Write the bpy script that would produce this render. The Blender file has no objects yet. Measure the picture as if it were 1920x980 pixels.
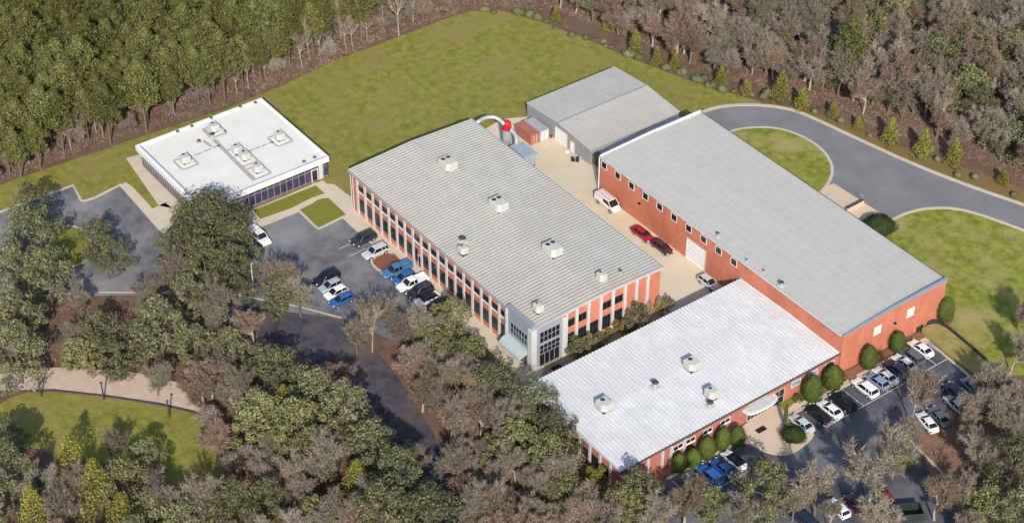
import bpy, bmesh, math, random
from mathutils import Vector, Matrix
random.seed(7)
C = bpy.context.scene
COL = C.collection
R = math.radians
# ------------------------------------------------------------------ camera, sky, sun, exposure
YAW, PITCH, FPX = R(-53.502), R(38.2437), 3546.37
CAM = Vector((204.0, -151.0, 200.0))
cd = bpy.data.cameras.new('camera'); cam = bpy.data.objects.new('camera', cd); COL.objects.link(cam)
cam.location = CAM; cam.rotation_euler = (R(90) - PITCH, 0, -YAW)
cd.sensor_width = 36; cd.lens = FPX / 1920 * 36; cd.clip_start = 1; cd.clip_end = 3000
C.camera = cam
w = bpy.data.worlds.new('World'); C.world = w; w.use_nodes = True
nt = w.node_tree; bg = nt.nodes['Background']; sky = nt.nodes.new('ShaderNodeTexSky')
sky.sky_type = 'NISHITA'; sky.sun_disc = False; sky.sun_elevation = R(33); sky.sun_rotation = R(121.6)
nt.links.new(sky.outputs[0], bg.inputs[0]); bg.inputs[1].default_value = 0.15
sl = bpy.data.lights.new('sun', 'SUN'); sl.energy = 4.2; sl.angle = R(0.7); sl.color = (1, .93, .83)
so = bpy.data.objects.new('sun', sl); COL.objects.link(so)
SUN = Vector((.852 * math.cos(R(33)), -.524 * math.cos(R(33)), math.sin(R(33))))
so.rotation_euler = (-SUN).to_track_quat('-Z', 'Y').to_euler(); so.location = (0, 0, 300)
C.view_settings.view_transform = 'Standard'; C.view_settings.look = 'None'
C.view_settings.exposure = 0.22; C.view_settings.gamma = 1; C.view_settings.use_curve_mapping = False

FW = Vector((math.sin(YAW) * math.cos(PITCH), math.cos(YAW) * math.cos(PITCH), -math.sin(PITCH)))
RT = Vector((math.cos(YAW), -math.sin(YAW), 0)); UP = RT.cross(FW)
def at(x, y, z=0.0):
    """ground (or height z) point seen at pixel x, y of the 1920x980 photograph"""
    d = FW + RT * ((x - 960) / FPX) + UP * ((490 - y) / FPX)
    return CAM + d * ((z - CAM.z) / d.z)

# ------------------------------------------------------------------ materials
MATS = {}
def srgb(r, g, b):
    f = lambda c: ((c / 255 + .055) / 1.055) ** 2.4 if c > 10 else c / 255 / 12.92
    return (f(r), f(g), f(b))
def mat(name, col, rough=.8, col2=None, scale=1.0, detail=4, bump=0, bscale=None, metal=0, spec=.3, obj_rand=0, isl_rand=0, contrast=.25, stretch=None, col3=None):
    if name in MATS: return MATS[name]
    m = bpy.data.materials.new(name); m.use_nodes = True; MATS[name] = m
    n = m.node_tree; b = n.nodes['Principled BSDF']; L = n.links
    b.inputs['Roughness'].default_value = rough; b.inputs['Metallic'].default_value = metal
    b.inputs['Specular IOR Level'].default_value = spec
    b.inputs['Base Color'].default_value = (*col, 1)
    out = None
    tc = n.nodes.new('ShaderNodeTexCoord'); vec = tc.outputs['Object']
    if stretch:
        mp = n.nodes.new('ShaderNodeMapping'); mp.inputs['Scale'].default_value = stretch
        L.new(vec, mp.inputs[0]); vec = mp.outputs[0]
    if col2:
        no = n.nodes.new('ShaderNodeTexNoise'); no.inputs['Scale'].default_value = scale; no.inputs['Detail'].default_value = detail
        no.inputs['Roughness'].default_value = .6
        L.new(vec, no.inputs['Vector'])
        rp = n.nodes.new('ShaderNodeValToRGB'); rp.color_ramp.elements[0].position = .5 - contrast; rp.color_ramp.elements[1].position = .5 + contrast
        rp.color_ramp.elements[0].color = (*col, 1); rp.color_ramp.elements[1].color = (*col2, 1)
        L.new(no.outputs[0], rp.inputs[0]); out = rp.outputs[0]
        if col3:
            n3 = n.nodes.new('ShaderNodeTexNoise'); n3.inputs['Scale'].default_value = scale * .23; n3.inputs['Detail'].default_value = 5
            L.new(vec, n3.inputs['Vector'])
            r3 = n.nodes.new('ShaderNodeValToRGB'); r3.color_ramp.elements[0].position = .48; r3.color_ramp.elements[1].position = .66
            L.new(n3.outputs[0], r3.inputs[0])
            mx = n.nodes.new('ShaderNodeMix'); mx.data_type = 'RGBA'
            L.new(r3.outputs[0], mx.inputs[0]); L.new(out, mx.inputs[6]); mx.inputs[7].default_value = (*col3, 1)
            out = mx.outputs[2]
    if obj_rand or isl_rand:
        hs = n.nodes.new('ShaderNodeHueSaturation')
        if out: L.new(out, hs.inputs['Color'])
        else: hs.inputs['Color'].default_value = (*col, 1)
        v = None
        if obj_rand:
            oi = n.nodes.new('ShaderNodeObjectInfo')
            mr = n.nodes.new('ShaderNodeMapRange'); mr.inputs[3].default_value = 1 - obj_rand; mr.inputs[4].default_value = 1 + obj_rand
            L.new(oi.outputs['Random'], mr.inputs[0]); v = mr.outputs[0]
            mh = n.nodes.new('ShaderNodeMapRange'); mh.inputs[3].default_value = .5 - obj_rand * .07; mh.inputs[4].default_value = .5 + obj_rand * .07
            ml = n.nodes.new('ShaderNodeMath'); ml.operation = 'FRACT'
            mm = n.nodes.new('ShaderNodeMath'); mm.operation = 'MULTIPLY'; mm.inputs[1].default_value = 17.3
            L.new(oi.outputs['Random'], mm.inputs[0]); L.new(mm.outputs[0], ml.inputs[0]); L.new(ml.outputs[0], mh.inputs[0]); L.new(mh.outputs[0], hs.inputs['Hue'])
        if isl_rand:
            ge = n.nodes.new('ShaderNodeNewGeometry')
            m2 = n.nodes.new('ShaderNodeMapRange'); m2.inputs[3].default_value = 1 - isl_rand; m2.inputs[4].default_value = 1 + isl_rand
            L.new(ge.outputs['Random Per Island'], m2.inputs[0])
            if v:
                mu = n.nodes.new('ShaderNodeMath'); mu.operation = 'MULTIPLY'; L.new(v, mu.inputs[0]); L.new(m2.outputs[0], mu.inputs[1]); v = mu.outputs[0]
            else: v = m2.outputs[0]
        L.new(v, hs.inputs['Value']); out = hs.outputs[0]
    if out: L.new(out, b.inputs['Base Color'])
    if bump:
        nb = n.nodes.new('ShaderNodeTexNoise'); nb.inputs['Scale'].default_value = bscale or scale * 3; nb.inputs['Detail'].default_value = 5
        L.new(vec, nb.inputs['Vector'])
        bp = n.nodes.new('ShaderNodeBump'); bp.inputs['Strength'].default_value = bump; bp.inputs['Distance'].default_value = .15
        L.new(nb.outputs[0], bp.inputs['Height']); L.new(bp.outputs[0], b.inputs['Normal'])
    return m

def brickmat(name, c1, c2, mortar):
    m = mat(name, c1); n = m.node_tree; L = n.links; b = n.nodes['Principled BSDF']
    tc = n.nodes.new('ShaderNodeTexCoord'); sp = n.nodes.new('ShaderNodeSeparateXYZ'); L.new(tc.outputs['Object'], sp.inputs[0])
    ad = n.nodes.new('ShaderNodeMath'); L.new(sp.outputs[0], ad.inputs[0]); L.new(sp.outputs[1], ad.inputs[1])
    cb = n.nodes.new('ShaderNodeCombineXYZ'); L.new(ad.outputs[0], cb.inputs[0]); L.new(sp.outputs[2], cb.inputs[1])
    bt = n.nodes.new('ShaderNodeTexBrick'); bt.inputs['Scale'].default_value = 1; bt.inputs['Brick Width'].default_value = .4; bt.inputs['Row Height'].default_value = .2
    bt.inputs['Mortar Size'].default_value = .008; bt.inputs['Color1'].default_value = (*c1, 1); bt.inputs['Color2'].default_value = (*c2, 1); bt.inputs['Mortar'].default_value = (*mortar, 1)
    L.new(cb.outputs[0], bt.inputs['Vector'])
    no = n.nodes.new('ShaderNodeTexNoise'); no.inputs['Scale'].default_value = .35; no.inputs['Detail'].default_value = 6
    mp = n.nodes.new('ShaderNodeMapping'); mp.inputs['Scale'].default_value = (1, 1, .6); L.new(tc.outputs['Object'], mp.inputs[0]); L.new(mp.outputs[0], no.inputs['Vector'])
    mr = n.nodes.new('ShaderNodeMapRange'); mr.inputs[1].default_value = .3; mr.inputs[2].default_value = .7; mr.inputs[3].default_value = .84; mr.inputs[4].default_value = 1.14
    L.new(no.outputs[0], mr.inputs[0])
    hs = n.nodes.new('ShaderNodeHueSaturation'); L.new(bt.outputs[0], hs.inputs['Color']); L.new(mr.outputs[0], hs.inputs['Value'])
    L.new(hs.outputs[0], b.inputs['Base Color'])
    return m

def roofmat(name, col, col2, seam_dir=None, seam_col=None, period=2.6, warm=None):
    """metal roof: weathered blotches plus thin sheet laps running along seam_dir"""
    m = mat(name, col, .55, col2, .35, 6, spec=.4, col3=warm, contrast=.3); n = m.node_tree; L = n.links; b = n.nodes['Principled BSDF']
    base = b.inputs['Base Color'].links[0].from_socket
    tc = n.nodes.new('ShaderNodeTexCoord')
    nz = n.nodes.new('ShaderNodeTexNoise'); nz.inputs['Scale'].default_value = 3.5; nz.inputs['Detail'].default_value = 3
    mpp = n.nodes.new('ShaderNodeMapping'); mpp.inputs['Scale'].default_value = (1, .08, 1) if seam_dir == 'X' else (.08, 1, 1)
    L.new(tc.outputs['Object'], mpp.inputs[0]); L.new(mpp.outputs[0], nz.inputs['Vector'])
    mr = n.nodes.new('ShaderNodeMapRange'); mr.inputs[1].default_value = .3; mr.inputs[2].default_value = .7; mr.inputs[3].default_value = .93; mr.inputs[4].default_value = 1.06
    L.new(nz.outputs[0], mr.inputs[0])
    hs = n.nodes.new('ShaderNodeHueSaturation'); L.new(base, hs.inputs['Color']); L.new(mr.outputs[0], hs.inputs['Value']); out = hs.outputs[0]
    if seam_dir and seam_col:
        wv = n.nodes.new('ShaderNodeTexWave'); wv.bands_direction = 'Y' if seam_dir == 'X' else 'X'
        wv.inputs['Scale'].default_value = .314 / period * 2 / 2; wv.inputs['Distortion'].default_value = .25; wv.inputs['Detail'].default_value = 2
        L.new(tc.outputs['Object'], wv.inputs['Vector'])
        r = n.nodes.new('ShaderNodeValToRGB'); r.color_ramp.elements[0].position = .93; r.color_ramp.elements[1].position = .99
        L.new(wv.outputs['Fac'], r.inputs[0])
        mx = n.nodes.new('ShaderNodeMix'); mx.data_type = 'RGBA'; L.new(r.outputs[0], mx.inputs[0]); L.new(out, mx.inputs[6]); mx.inputs[7].default_value = (*seam_col, 1); out = mx.outputs[2]
    L.new(out, b.inputs['Base Color'])
    return m

M_lawn = mat('lawn', (.165, .165, .030), .95, (.262, .242, .058), .55, 12, bump=.9, bscale=2.5, contrast=.13, col3=(.245, .205, .068), spec=.1)
M_lawn2 = mat('lawn_fresh', (.13, .155, .022), .95, (.29, .29, .062), .55, 10, bump=.7, bscale=2.5, contrast=.15, col3=(.33, .28, .11), spec=.1)
M_lawn3 = mat('lawn_shaved', (.165, .165, .03), .95, (.215, .205, .045), 1.2, 6, bump=.3, bscale=3, spec=.1)
M_dry = mat('lawn_dry', (.22, .20, .06), .95, (.36, .31, .12), .9, 8, bump=.6, bscale=3, col3=(.17, .17, .04), spec=.1)
M_litter = mat('leaf_litter', (.09, .06, .045), .95, (.22, .135, .09), .45, 9, bump=.8, bscale=2.5, col3=(.15, .115, .085), spec=.1)
M_mulch = mat('pine_straw', (.20, .095, .06), .95, (.29, .15, .10), 1.4, 8, bump=.6, bscale=5, spec=.1)
M_mulch2 = mat('red_mulch', (.19, .075, .05), .95, (.24, .10, .065), 2.0, 6, bump=.4, bscale=6, spec=.1)
M_asph = mat('asphalt', (.10, .099, .110), .9, (.20, .196, .202), .40, 10, bump=.3, bscale=5, contrast=.17, col3=(.25, .24, .24), spec=.25)
M_asph2 = mat('asphalt_loop', (.165, .164, .172), .9, (.225, .221, .225), .16, 9, bump=.15, bscale=8, contrast=.16, col3=(.185, .175, .18), spec=.25)
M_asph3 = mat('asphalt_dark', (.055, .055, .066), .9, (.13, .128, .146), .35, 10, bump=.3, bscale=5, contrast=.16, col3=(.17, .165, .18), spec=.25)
M_conc = mat('concrete', (.52, .44, .33), .9, (.60, .52, .41), .5, 6, bump=.1, bscale=5, spec=.2)
M_conc2 = mat('concrete_pad', (.55, .42, .31), .9, (.62, .50, .38), .3, 6, bump=.1, bscale=5, spec=.2)
M_yard = mat('yard_concrete', (.55, .46, .32), .9, (.64, .55, .41), .2, 8, bump=.15, bscale=3, spec=.2, contrast=.16, col3=(.60, .54, .43))
M_kerb = mat('kerb_concrete', (.44, .38, .29), .9, (.56, .50, .40), 1.2, 4, spec=.2)
M_path = mat('path_gravel', (.46, .34, .27), .95, (.58, .45, .37), .7, 7, bump=.3, bscale=4, spec=.15)
M_paint = mat('road_paint', (.62, .62, .60), .8, (.45, .45, .44), 3, 4)
M_brick = brickmat('brick', (.48, .15, .088), (.55, .185, .115), (.52, .27, .19))
M_brick2 = brickmat('brick_rose', (.42, .145, .105), (.48, .175, .13), (.47, .26, .21))
M_white = mat('white_trim', (.70, .70, .68), .6, (.80, .80, .78), 1.5, 4)
M_pil = mat('pilaster_paint', (.44, .45, .44), .7, (.57, .57, .55), 1.2, 5)
M_greyc = mat('grey_cladding', (.25, .265, .295), .5, (.31, .325, .35), .7, 5, spec=.4)
M_glass = mat('dark_glass', (.012, .013, .018), .08, spec=.6)
M_glass2 = mat('violet_glass', (.02, .02, .045), .1, (.07, .06, .13), .6, 3, spec=.6)
M_glassb = mat('blue_glass', (.18, .30, .36), .15, (.30, .42, .46), 1.2, 3, spec=.6)
M_roofB = roofmat('roof_grey_ribbed', (.37, .355, .325), (.45, .432, .40), 'Y', None, 24, warm=(.40, .375, .34))
M_roofC = roofmat('roof_grey_fine', (.43, .41, .37), (.48, .46, .415), 'X', (.49, .47, .43), 1.9)
M_roofD = roofmat('roof_white_ribbed', (.54, .54, .545), (.70, .70, .69), warm=(.62, .615, .60))
M_roofE = roofmat('roof_shed', (.40, .385, .355), (.47, .455, .425), warm=(.43, .40, .36))
M_memb = mat('roof_membrane', (.78, .755, .70), .6, (.67, .635, .57), .22, 7, spec=.3)
M_pad = mat('walkway_pad', (.33, .32, .32), .8, (.42, .41, .41), 1.5, 4)
M_metal = mat('galvanised', (.40, .43, .46), .4, (.52, .55, .58), 1.4, 5, metal=.3, spec=.5)
M_shed = mat('shed_wall', (.235, .245, .265), .55, (.29, .30, .32), .5, 5, spec=.4)
M_unit = mat('unit_casing', (.44, .44, .395), .5, (.57, .565, .51), 1.2, 4, spec=.4)
M_black = mat('black', (.015, .015, .018), .6)
M_dark = mat('dark_grey', (.05, .05, .055), .6)
M_red = mat('red_paint', (.50, .02, .025), .5)
M_rust = mat('container_red', (.33, .11, .085), .6, (.42, .17, .13), .8, 5)
M_cgrey = mat('container_grey', (.33, .31, .34), .6, (.42, .40, .42), .9, 5)
M_cblue = mat('container_pale', (.42, .48, .52), .6, (.55, .60, .62), .9, 5)
M_bark = mat('bark', (.12, .095, .075), .95, (.20, .165, .135), 3, 5, bump=.5)
M_barkpale = mat('bark_pale', (.30, .265, .22), .95, (.42, .38, .32), 2, 5, bump=.4)

# ------------------------------------------------------------------ mesh building helpers
class MB:
    def __init__(s): s.v = []; s.f = []
    def add(s, vs, fs):
        o = len(s.v); s.v += [tuple(v) for v in vs]; s.f += [tuple(i + o for i in f) for f in fs]; return s
    def box(s, x0, x1, y0, y1, z0, z1):
        return s.add([(x0, y0, z0), (x1, y0, z0), (x1, y1, z0), (x0, y1, z0), (x0, y0, z1), (x1, y0, z1), (x1, y1, z1), (x0, y1, z1)],
                     [(0, 3, 2, 1), (4, 5, 6, 7), (0, 1, 5, 4), (1, 2, 6, 5), (2, 3, 7, 6), (3, 0, 4, 7)])
    def loft(s, rings, cap=True):
        n = len(rings[0]); o = len(s.v)
        for r in rings: s.v += [tuple(p) for p in r]
        for i in range(len(rings) - 1):
            for j in range(n):
                k = (j + 1) % n
                s.f.append((o + i * n + j, o + i * n + k, o + (i + 1) * n + k, o + (i + 1) * n + j))
        if cap:
            s.f.append(tuple(o + j for j in reversed(range(n)))); s.f.append(tuple(o + (len(rings) - 1) * n + j for j in range(n)))
        return s
    def tube(s, a, b, r0, r1=None, n=6, cap=True):
        a = Vector(a); b = Vector(b); r1 = r0 if r1 is None else r1
        d = (b - a).normalized(); u = d.orthogonal().normalized(); v = d.cross(u)
        ring = lambda c, r: [c + (u * math.cos(t) + v * math.sin(t)) * r for t in (2 * math.pi * k / n for k in range(n))]
        return s.loft([ring(a, r0), ring(b, r1)], cap)
    def path(s, pts, r, n=8):
        for a, b in zip(pts[:-1], pts[1:]): s.tube(a, b, r, r, n)
        return s
    def mesh(s, name, m=None):
        me = bpy.data.meshes.new(name); me.from_pydata(s.v, [], s.f); me.update()
        if m: me.materials.append(m)
        return me
    def build(s, name, m, parent=None, loc=None, smooth=False):
        me = s.mesh(name, m)
        if smooth: me.polygons.foreach_set('use_smooth', [True] * len(me.polygons))
        return link(name, me, parent, loc)
def link(name, me, parent=None, loc=None):
    o = bpy.data.objects.new(name, me); COL.objects.link(o)
    if parent: o.parent = parent
    if loc: o.location = loc
    return o
def tag(o, label=None, cat=None, group=None, kind=None):
    if label: o['label'] = label
    if cat: o['category'] = cat
    if group: o['group'] = group
    if kind: o['kind'] = kind
    return o
def empty(name, loc=(0, 0, 0), rz=0, **k):
    o = bpy.data.objects.new(name, None); COL.objects.link(o); o.location = loc; o.rotation_euler = (0, 0, rz); o.empty_display_size = .5
    return tag(o, **k)
def copy_tree(o, parent=None):
    c = o.copy(); COL.objects.link(c); c.parent = parent
    for ch in list(o.children): copy_tree(ch, c)
    return c

def chaik(pts, n=2, closed=False):
    for _ in range(n):
        q = []
        m = len(pts)
        rng = range(m) if closed else range(m - 1)
        if not closed: q.append(pts[0])
        for i in rng:
            a, b = pts[i], pts[(i + 1) % m]
            q.append((a[0] * .75 + b[0] * .25, a[1] * .75 + b[1] * .25)); q.append((a[0] * .25 + b[0] * .75, a[1] * .25 + b[1] * .75))
        if not closed: q.append(pts[-1])
        pts = q
    return pts
def P(pts, z=0): return [(at(x, y, z).x, at(x, y, z).y) for x, y in pts]
def sheet(name, pts, z, m, thick=0, label=None, kind='structure'):
    """flat ground sheet from a world-space outline, raised slab when thick"""
    bm = bmesh.new(); vs = [bm.verts.new((x, y, z)) for x, y in pts]
    f = bm.faces.new(vs); f.normal_update()
    if f.normal.z < 0: f.normal_flip()
    if thick:
        r = bmesh.ops.extrude_face_region(bm, geom=[f]); 
        for e in r['geom']:
            if isinstance(e, bmesh.types.BMVert): e.co.z -= thick
    bmesh.ops.triangulate(bm, faces=bm.faces[:])
    me = bpy.data.meshes.new(name); bm.to_mesh(me); bm.free(); me.materials.append(m)
    return tag(link(name, me), kind=kind)
def ribbon(mb, pts, wd, z0, z1):
    n = len(pts); L_, R_ = [], []
    for i, (x, y) in enumerate(pts):
        a = pts[max(0, i - 1)]; b = pts[min(n - 1, i + 1)]
        dx, dy = b[0] - a[0], b[1] - a[1]; l = math.hypot(dx, dy) or 1; nx, ny = -dy / l * wd / 2, dx / l * wd / 2
        L_.append((x + nx, y + ny)); R_.append((x - nx, y - ny))
    rings = [[(l[0], l[1], z0), (r[0], r[1], z0), (r[0], r[1], z1), (l[0], l[1], z1)] for l, r in zip(L_, R_)]
    mb.loft(rings)
def kerb(pts, wd=.45, h=.14, name='kerb'):
    mb = MB(); ribbon(mb, pts, wd, 0, h)
    return tag(mb.build(name, M_kerb), kind='structure')

# ------------------------------------------------------------------ ground
sheet('ground', [(-700, -600), (600, -600), (600, 700), (-700, 700)], 0, M_litter)
# big lawn around the buildings
lawn = [(-60, 372), (0, 347), (100, 312), (300, 245), (420, 205), (520, 165), (620, 117), (740, 72), (830, 38), (880, 22), (930, 18), (1000, 36), (1080, 66), (1180, 108),
        (1260, 140), (1340, 168), (1410, 186), (1440, 200), (1500, 330), (1500, 420), (1000, 400), (640, 480), (500, 420), (380, 470), (250, 420), (-60, 420)]
sheet('lawn', P(lawn), .02, M_lawn)
# verge between the loop road and the woods
sheet('road_verge', P([(1300, 150), (1410, 188), (1500, 203), (1560, 225), (1650, 262), (1760, 300), (1960, 366), (1960, 420), (1700, 330), (1500, 250), (1300, 215)]), .016,
      mat('verge', (.17, .15, .03), .95, (.22, .12, .07), .5, 7, bump=.5, bscale=3, spec=.1, contrast=.18))
# loop road
outer = chaik([(1290, 222), (1325, 207), (1352, 200), (1385, 197), (1440, 198), (1490, 207), (1530, 224), (1600, 257), (1700, 303), (1800, 343), (1930, 388), (2000, 412)], 2)
inner2 = chaik([(1672, 413), (1700, 399), (1740, 390), (1790, 390), (1840, 403), (1930, 436), (2000, 466)], 2)
sheet('loop_road', P(outer + [(2000, 466)] + inner2[::-1][1:] + [(1620, 470), (1290, 300)]), .028, M_asph2)
kerb(P(outer), .75)
kerb(P(inner2), .55)
isl = chaik([(1340, 262), (1368, 247), (1400, 240), (1450, 239), (1500, 253), (1540, 278), (1559, 305), (1561, 328), (1550, 350), (1530, 368), (1500, 380)], 2)
kerb(P(isl), .55)
sheet('lawn_island', P(isl + [(1420, 340)]), .12, M_lawn2, .1)
lw2 = inner2 + [(2000, 700), (1870, 705), (1800, 650), (1745, 610), (1770, 600), (1700, 480), (1620, 440)]
sheet('lawn_east', P([(1640, 430)] + lw2), .034, M_lawn2)
pad = [(1563, 344), (1672, 413), (1630, 470), (1480, 380)]
sheet('loading_apron', P(pad), .05, M_conc2)
# concrete yard between the buildings
sheet('yard', [(-29, 12), (30.6, 12), (30.6, 25), (-7, 25), (-7, 29), (-33.6, 29), (-36, 24), (-35, 19), (-29, 16)], .03, M_yard)
sheet('strip_bed', [(24, -22), (30.6, -22), (30.6, 12), (24, 12)], .036, mat('bed_soil', (.24, .17, .12), .95, (.40, .32, .23), .8, 6, spec=.1))
sheet('service_path', [(28.6, -24), (30.5, -24), (30.5, 24), (28.6, 24)], .042, M_asph)

# left car park
pk = [(-60, 418), (0, 398), (75, 370), (137, 348), (148, 368), (160, 377), (178, 371), (228, 346), (258, 378), (307, 438), (283, 462), (300, 462), (340, 480), (470, 420), (486, 424), (560, 398), (585, 418), (600, 427), (650, 405),
      (690, 440), (760, 510), (850, 598), (860, 640), (740, 640), (640, 596), (500, 580), (330, 552), (60, 556), (-60, 560)]
sheet('car_park', P(pk), .03, M_asph)
kerb(P([(-60, 418), (0, 398), (75, 370), (137, 348), (148, 368)] + chaik([(148, 368), (153, 379), (178, 371)], 2) + [(178, 371), (228, 346)]), .5)
kerb(P([(60, 556), (175, 548), (330, 549)]), .18)
kerb(P([(330, 549), (440, 552), (560, 575), (640, 596)]), .18)
walk = chaik([(228, 344), (236, 342), (246, 348)], 1)
sheet('west_walk', P([(224, 348), (236, 342), (248, 350), (286, 391), (310, 380), (335, 400), (350, 470), (300, 455), (305, 440)]), .05, M_conc)
sheet('entry_strip', P([(236, 297), (262, 290), (345, 385), (330, 392), (298, 386)]), .05, M_conc)
li = chaik([(88, 470), (98, 440), (112, 426), (138, 423), (160, 436), (180, 470), (150, 500), (100, 500)], 2, True)
kerb(P(li + li[:1]), .35); sheet('lawn_island', P(li), .12, M_lawn3, .1)
# front of the glazed building
sheet('front_walk', P([(440, 408), (588, 345), (606, 339), (640, 368), (720, 440), (690, 445), (652, 407), (620, 372), (560, 398), (485, 428)]), .05, M_conc)
sheet('lawn_strip', P([(474, 395), (488, 411), (545, 391), (585, 371), (609, 363), (592, 348)]), .075, M_lawn3, .05)
fi = [(560, 395), (585, 383)] + chaik([(585, 383), (598, 374), (616, 372)], 2) + [(616, 372), (649, 403), (605, 426)] + chaik([(605, 426), (597, 429), (590, 424)], 2) + [(590, 424)]
sheet('lawn_island', P(fi), .13, M_lawn3, .1)
kerb(P([(560, 395), (590, 424)] + [(590, 424), (597, 429), (605, 426), (650, 404)]), .45)
# walk along the long brick building
sheet('side_walk', [(-40, -15.5), (-31, -16.8), (26, -16.9), (32, -21.5), (25, -12), (-29.5, -12), (-37, -12.5)], .055, M_conc)
mi = P(chaik([(695, 485), (735, 470), (760, 494), (722, 514), (700, 500)], 1, True))
kerb(mi + mi[:1], .4); sheet('mulch_island', mi, .10, M_mulch2, .08)
# shaded drive running to the lower middle, and the path with lawn at the lower left
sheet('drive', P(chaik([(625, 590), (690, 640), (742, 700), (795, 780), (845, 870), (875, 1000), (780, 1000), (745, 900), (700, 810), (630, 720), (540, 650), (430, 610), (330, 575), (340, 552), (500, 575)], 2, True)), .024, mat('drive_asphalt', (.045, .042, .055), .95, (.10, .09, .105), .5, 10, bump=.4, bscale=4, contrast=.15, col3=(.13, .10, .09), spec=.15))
pth = [(-60, 706), (0, 700), (75, 688), (150, 690), (220, 695), (280, 702), (330, 716), (372, 752), (400, 790), (374, 774), (300, 757), (200, 742), (100, 731), (0, 735), (-60, 738)]
sheet('path', P(pth), .03, M_path)
sheet('clearing_lawn', P(chaik([(-20, 770), (30, 738), (100, 733), (200, 744), (300, 760), (374, 777), (395, 800), (415, 850), (420, 900), (560, 940), (600, 1010), (450, 1010), (300, 880), (60, 850)], 2, True)), .026, M_lawn)
k_ = MB(); ribbon(k_, P([(-60, 738), (0, 735), (100, 731), (200, 742), (300, 757), (374, 774)]), .22, 0, .16); tag(k_.build('path_edging', M_dark), kind='structure')

# front (right) car park
pr = [(1235, 905), (1385, 828), (1408, 838), (1440, 850), (1480, 848), (1522, 818), (1500, 786), (1480, 775), (1740, 636), (1860, 735), (1960, 800), (1960, 1040), (1180, 1040)]
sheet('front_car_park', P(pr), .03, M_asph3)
pp = [(1370, 826), (1392, 800), (1425, 768), (1490, 752), (1530, 748), (1600, 700), (1735, 632), (1745, 638), (1482, 778)] + chaik([(1482, 778), (1530, 808), (1520, 828), (1480, 856), (1440, 852), (1405, 833)], 2)
sheet('entrance_pad', P(pp), .055, M_conc2)
kerb(P([(1250, 898), (1385, 828)]), .4); kerb(P([(1482, 778), (1600, 715), (1740, 640), (1790, 682), (1850, 732)]), .5)
sheet('planting_bed', P([(1230, 900), (1370, 824), (1390, 800), (1360, 790), (1220, 860)]), .045, M_mulch)
sheet('planting_bed', P([(1500, 735), (1545, 738), (1600, 706), (1725, 638), (1745, 606), (1700, 640), (1577, 700)]), .075, M_mulch)
sheet('front_grass', P([(1470, 772), (1490, 755), (1540, 730), (1500, 722), (1455, 748)]), .065, M_lawn3)
sheet('planting_bed', P(chaik([(1745, 600), (1775, 575), (1792, 596), (1780, 612), (1755, 615)], 2, True)), .06, M_mulch)
sheet('leafy_island', P(chaik([(1715, 850), (1730, 790), (1800, 765), (1900, 790), (1960, 860), (1960, 1010), (1830, 1010)], 2, True)), .05, mat('leafy_litter', (.17, .095, .06), .95, (.27, .17, .12), .5, 8, bump=.7, bscale=3, spec=.1))
kerb(P([(1700, 820), (1760, 880), (1830, 960), (1870, 1010)]), .35)
# grass bank above the retaining wall
bank = P(chaik([(1722, 622), (1745, 610), (1765, 612), (1800, 640), (1870, 700), (1880, 730), (1850, 722), (1790, 676), (1745, 640)], 1, True))
sheet('grass_bank', bank, .5, M_dry, .5)

# parking lines
pl = MB()
def line(a, b, wd=.13, z0=.034):
    A, B = at(*a), at(*b); ribbon(pl, [(A.x, A.y), (B.x, B.y)], wd, z0, z0 + .004)
for k in range(-9, 3):
    y = 1.5 + k * 2.75
    if not -1 < y < 10 and y > -14: ribbon(pl, [(56.6, y), (61.8, y)], .13, .034, .038)
for k in range(0, 11): ribbon(pl, [(56.6, 14.3 + k * 2.7), (61.8, 14.3 + k * 2.7)], .13, .034, .038)
ribbon(pl, [(61.8, 14.3), (61.8, 41.2)], .14, .034, .038); ribbon(pl, [(61.8, -9.5), (61.8, -1.2)], .14, .034, .038)
for k in range(6):      # hatched access aisle
    ribbon(pl, [(57 + k * .8, 14.5), (57.8 + k * .8, 16.8)], .13, .034, .038)
for k in (2, 3): ribbon(pl, [(-26 + k * 2.75, -16.9), (-26 + k * 2.75, -22)], .12, .034, .038)
for k in range(7):
    A = at(1780 + k * 15, 700 + k * 11); ribbon(pl, [(A.x, A.y - .5), (A.x, A.y - 5.4)], .12, .034, .038)
tag(pl.build('parking_lines', M_paint), kind='structure')
# pavement symbol of the accessible bay
c = at(1555, 791); sy = MB(); N = 20
for k in range(12):
    a0, a1 = k * .42 + .6, (k + 1) * .42 + .6
    ribbon(sy, [(c.x + .5 * math.cos(a0), c.y + .5 * math.sin(a0)), (c.x + .5 * math.cos(a1), c.y + .5 * math.sin(a1))], .12, .04, .044)
ribbon(sy, [(c.x - .9, c.y), (c.x - .1, c.y), (c.x, c.y + .5), (c.x + .5, c.y + .6)], .13, .046, .05)
tag(sy.build('accessible_bay_symbol', M_paint), kind='structure')

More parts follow.
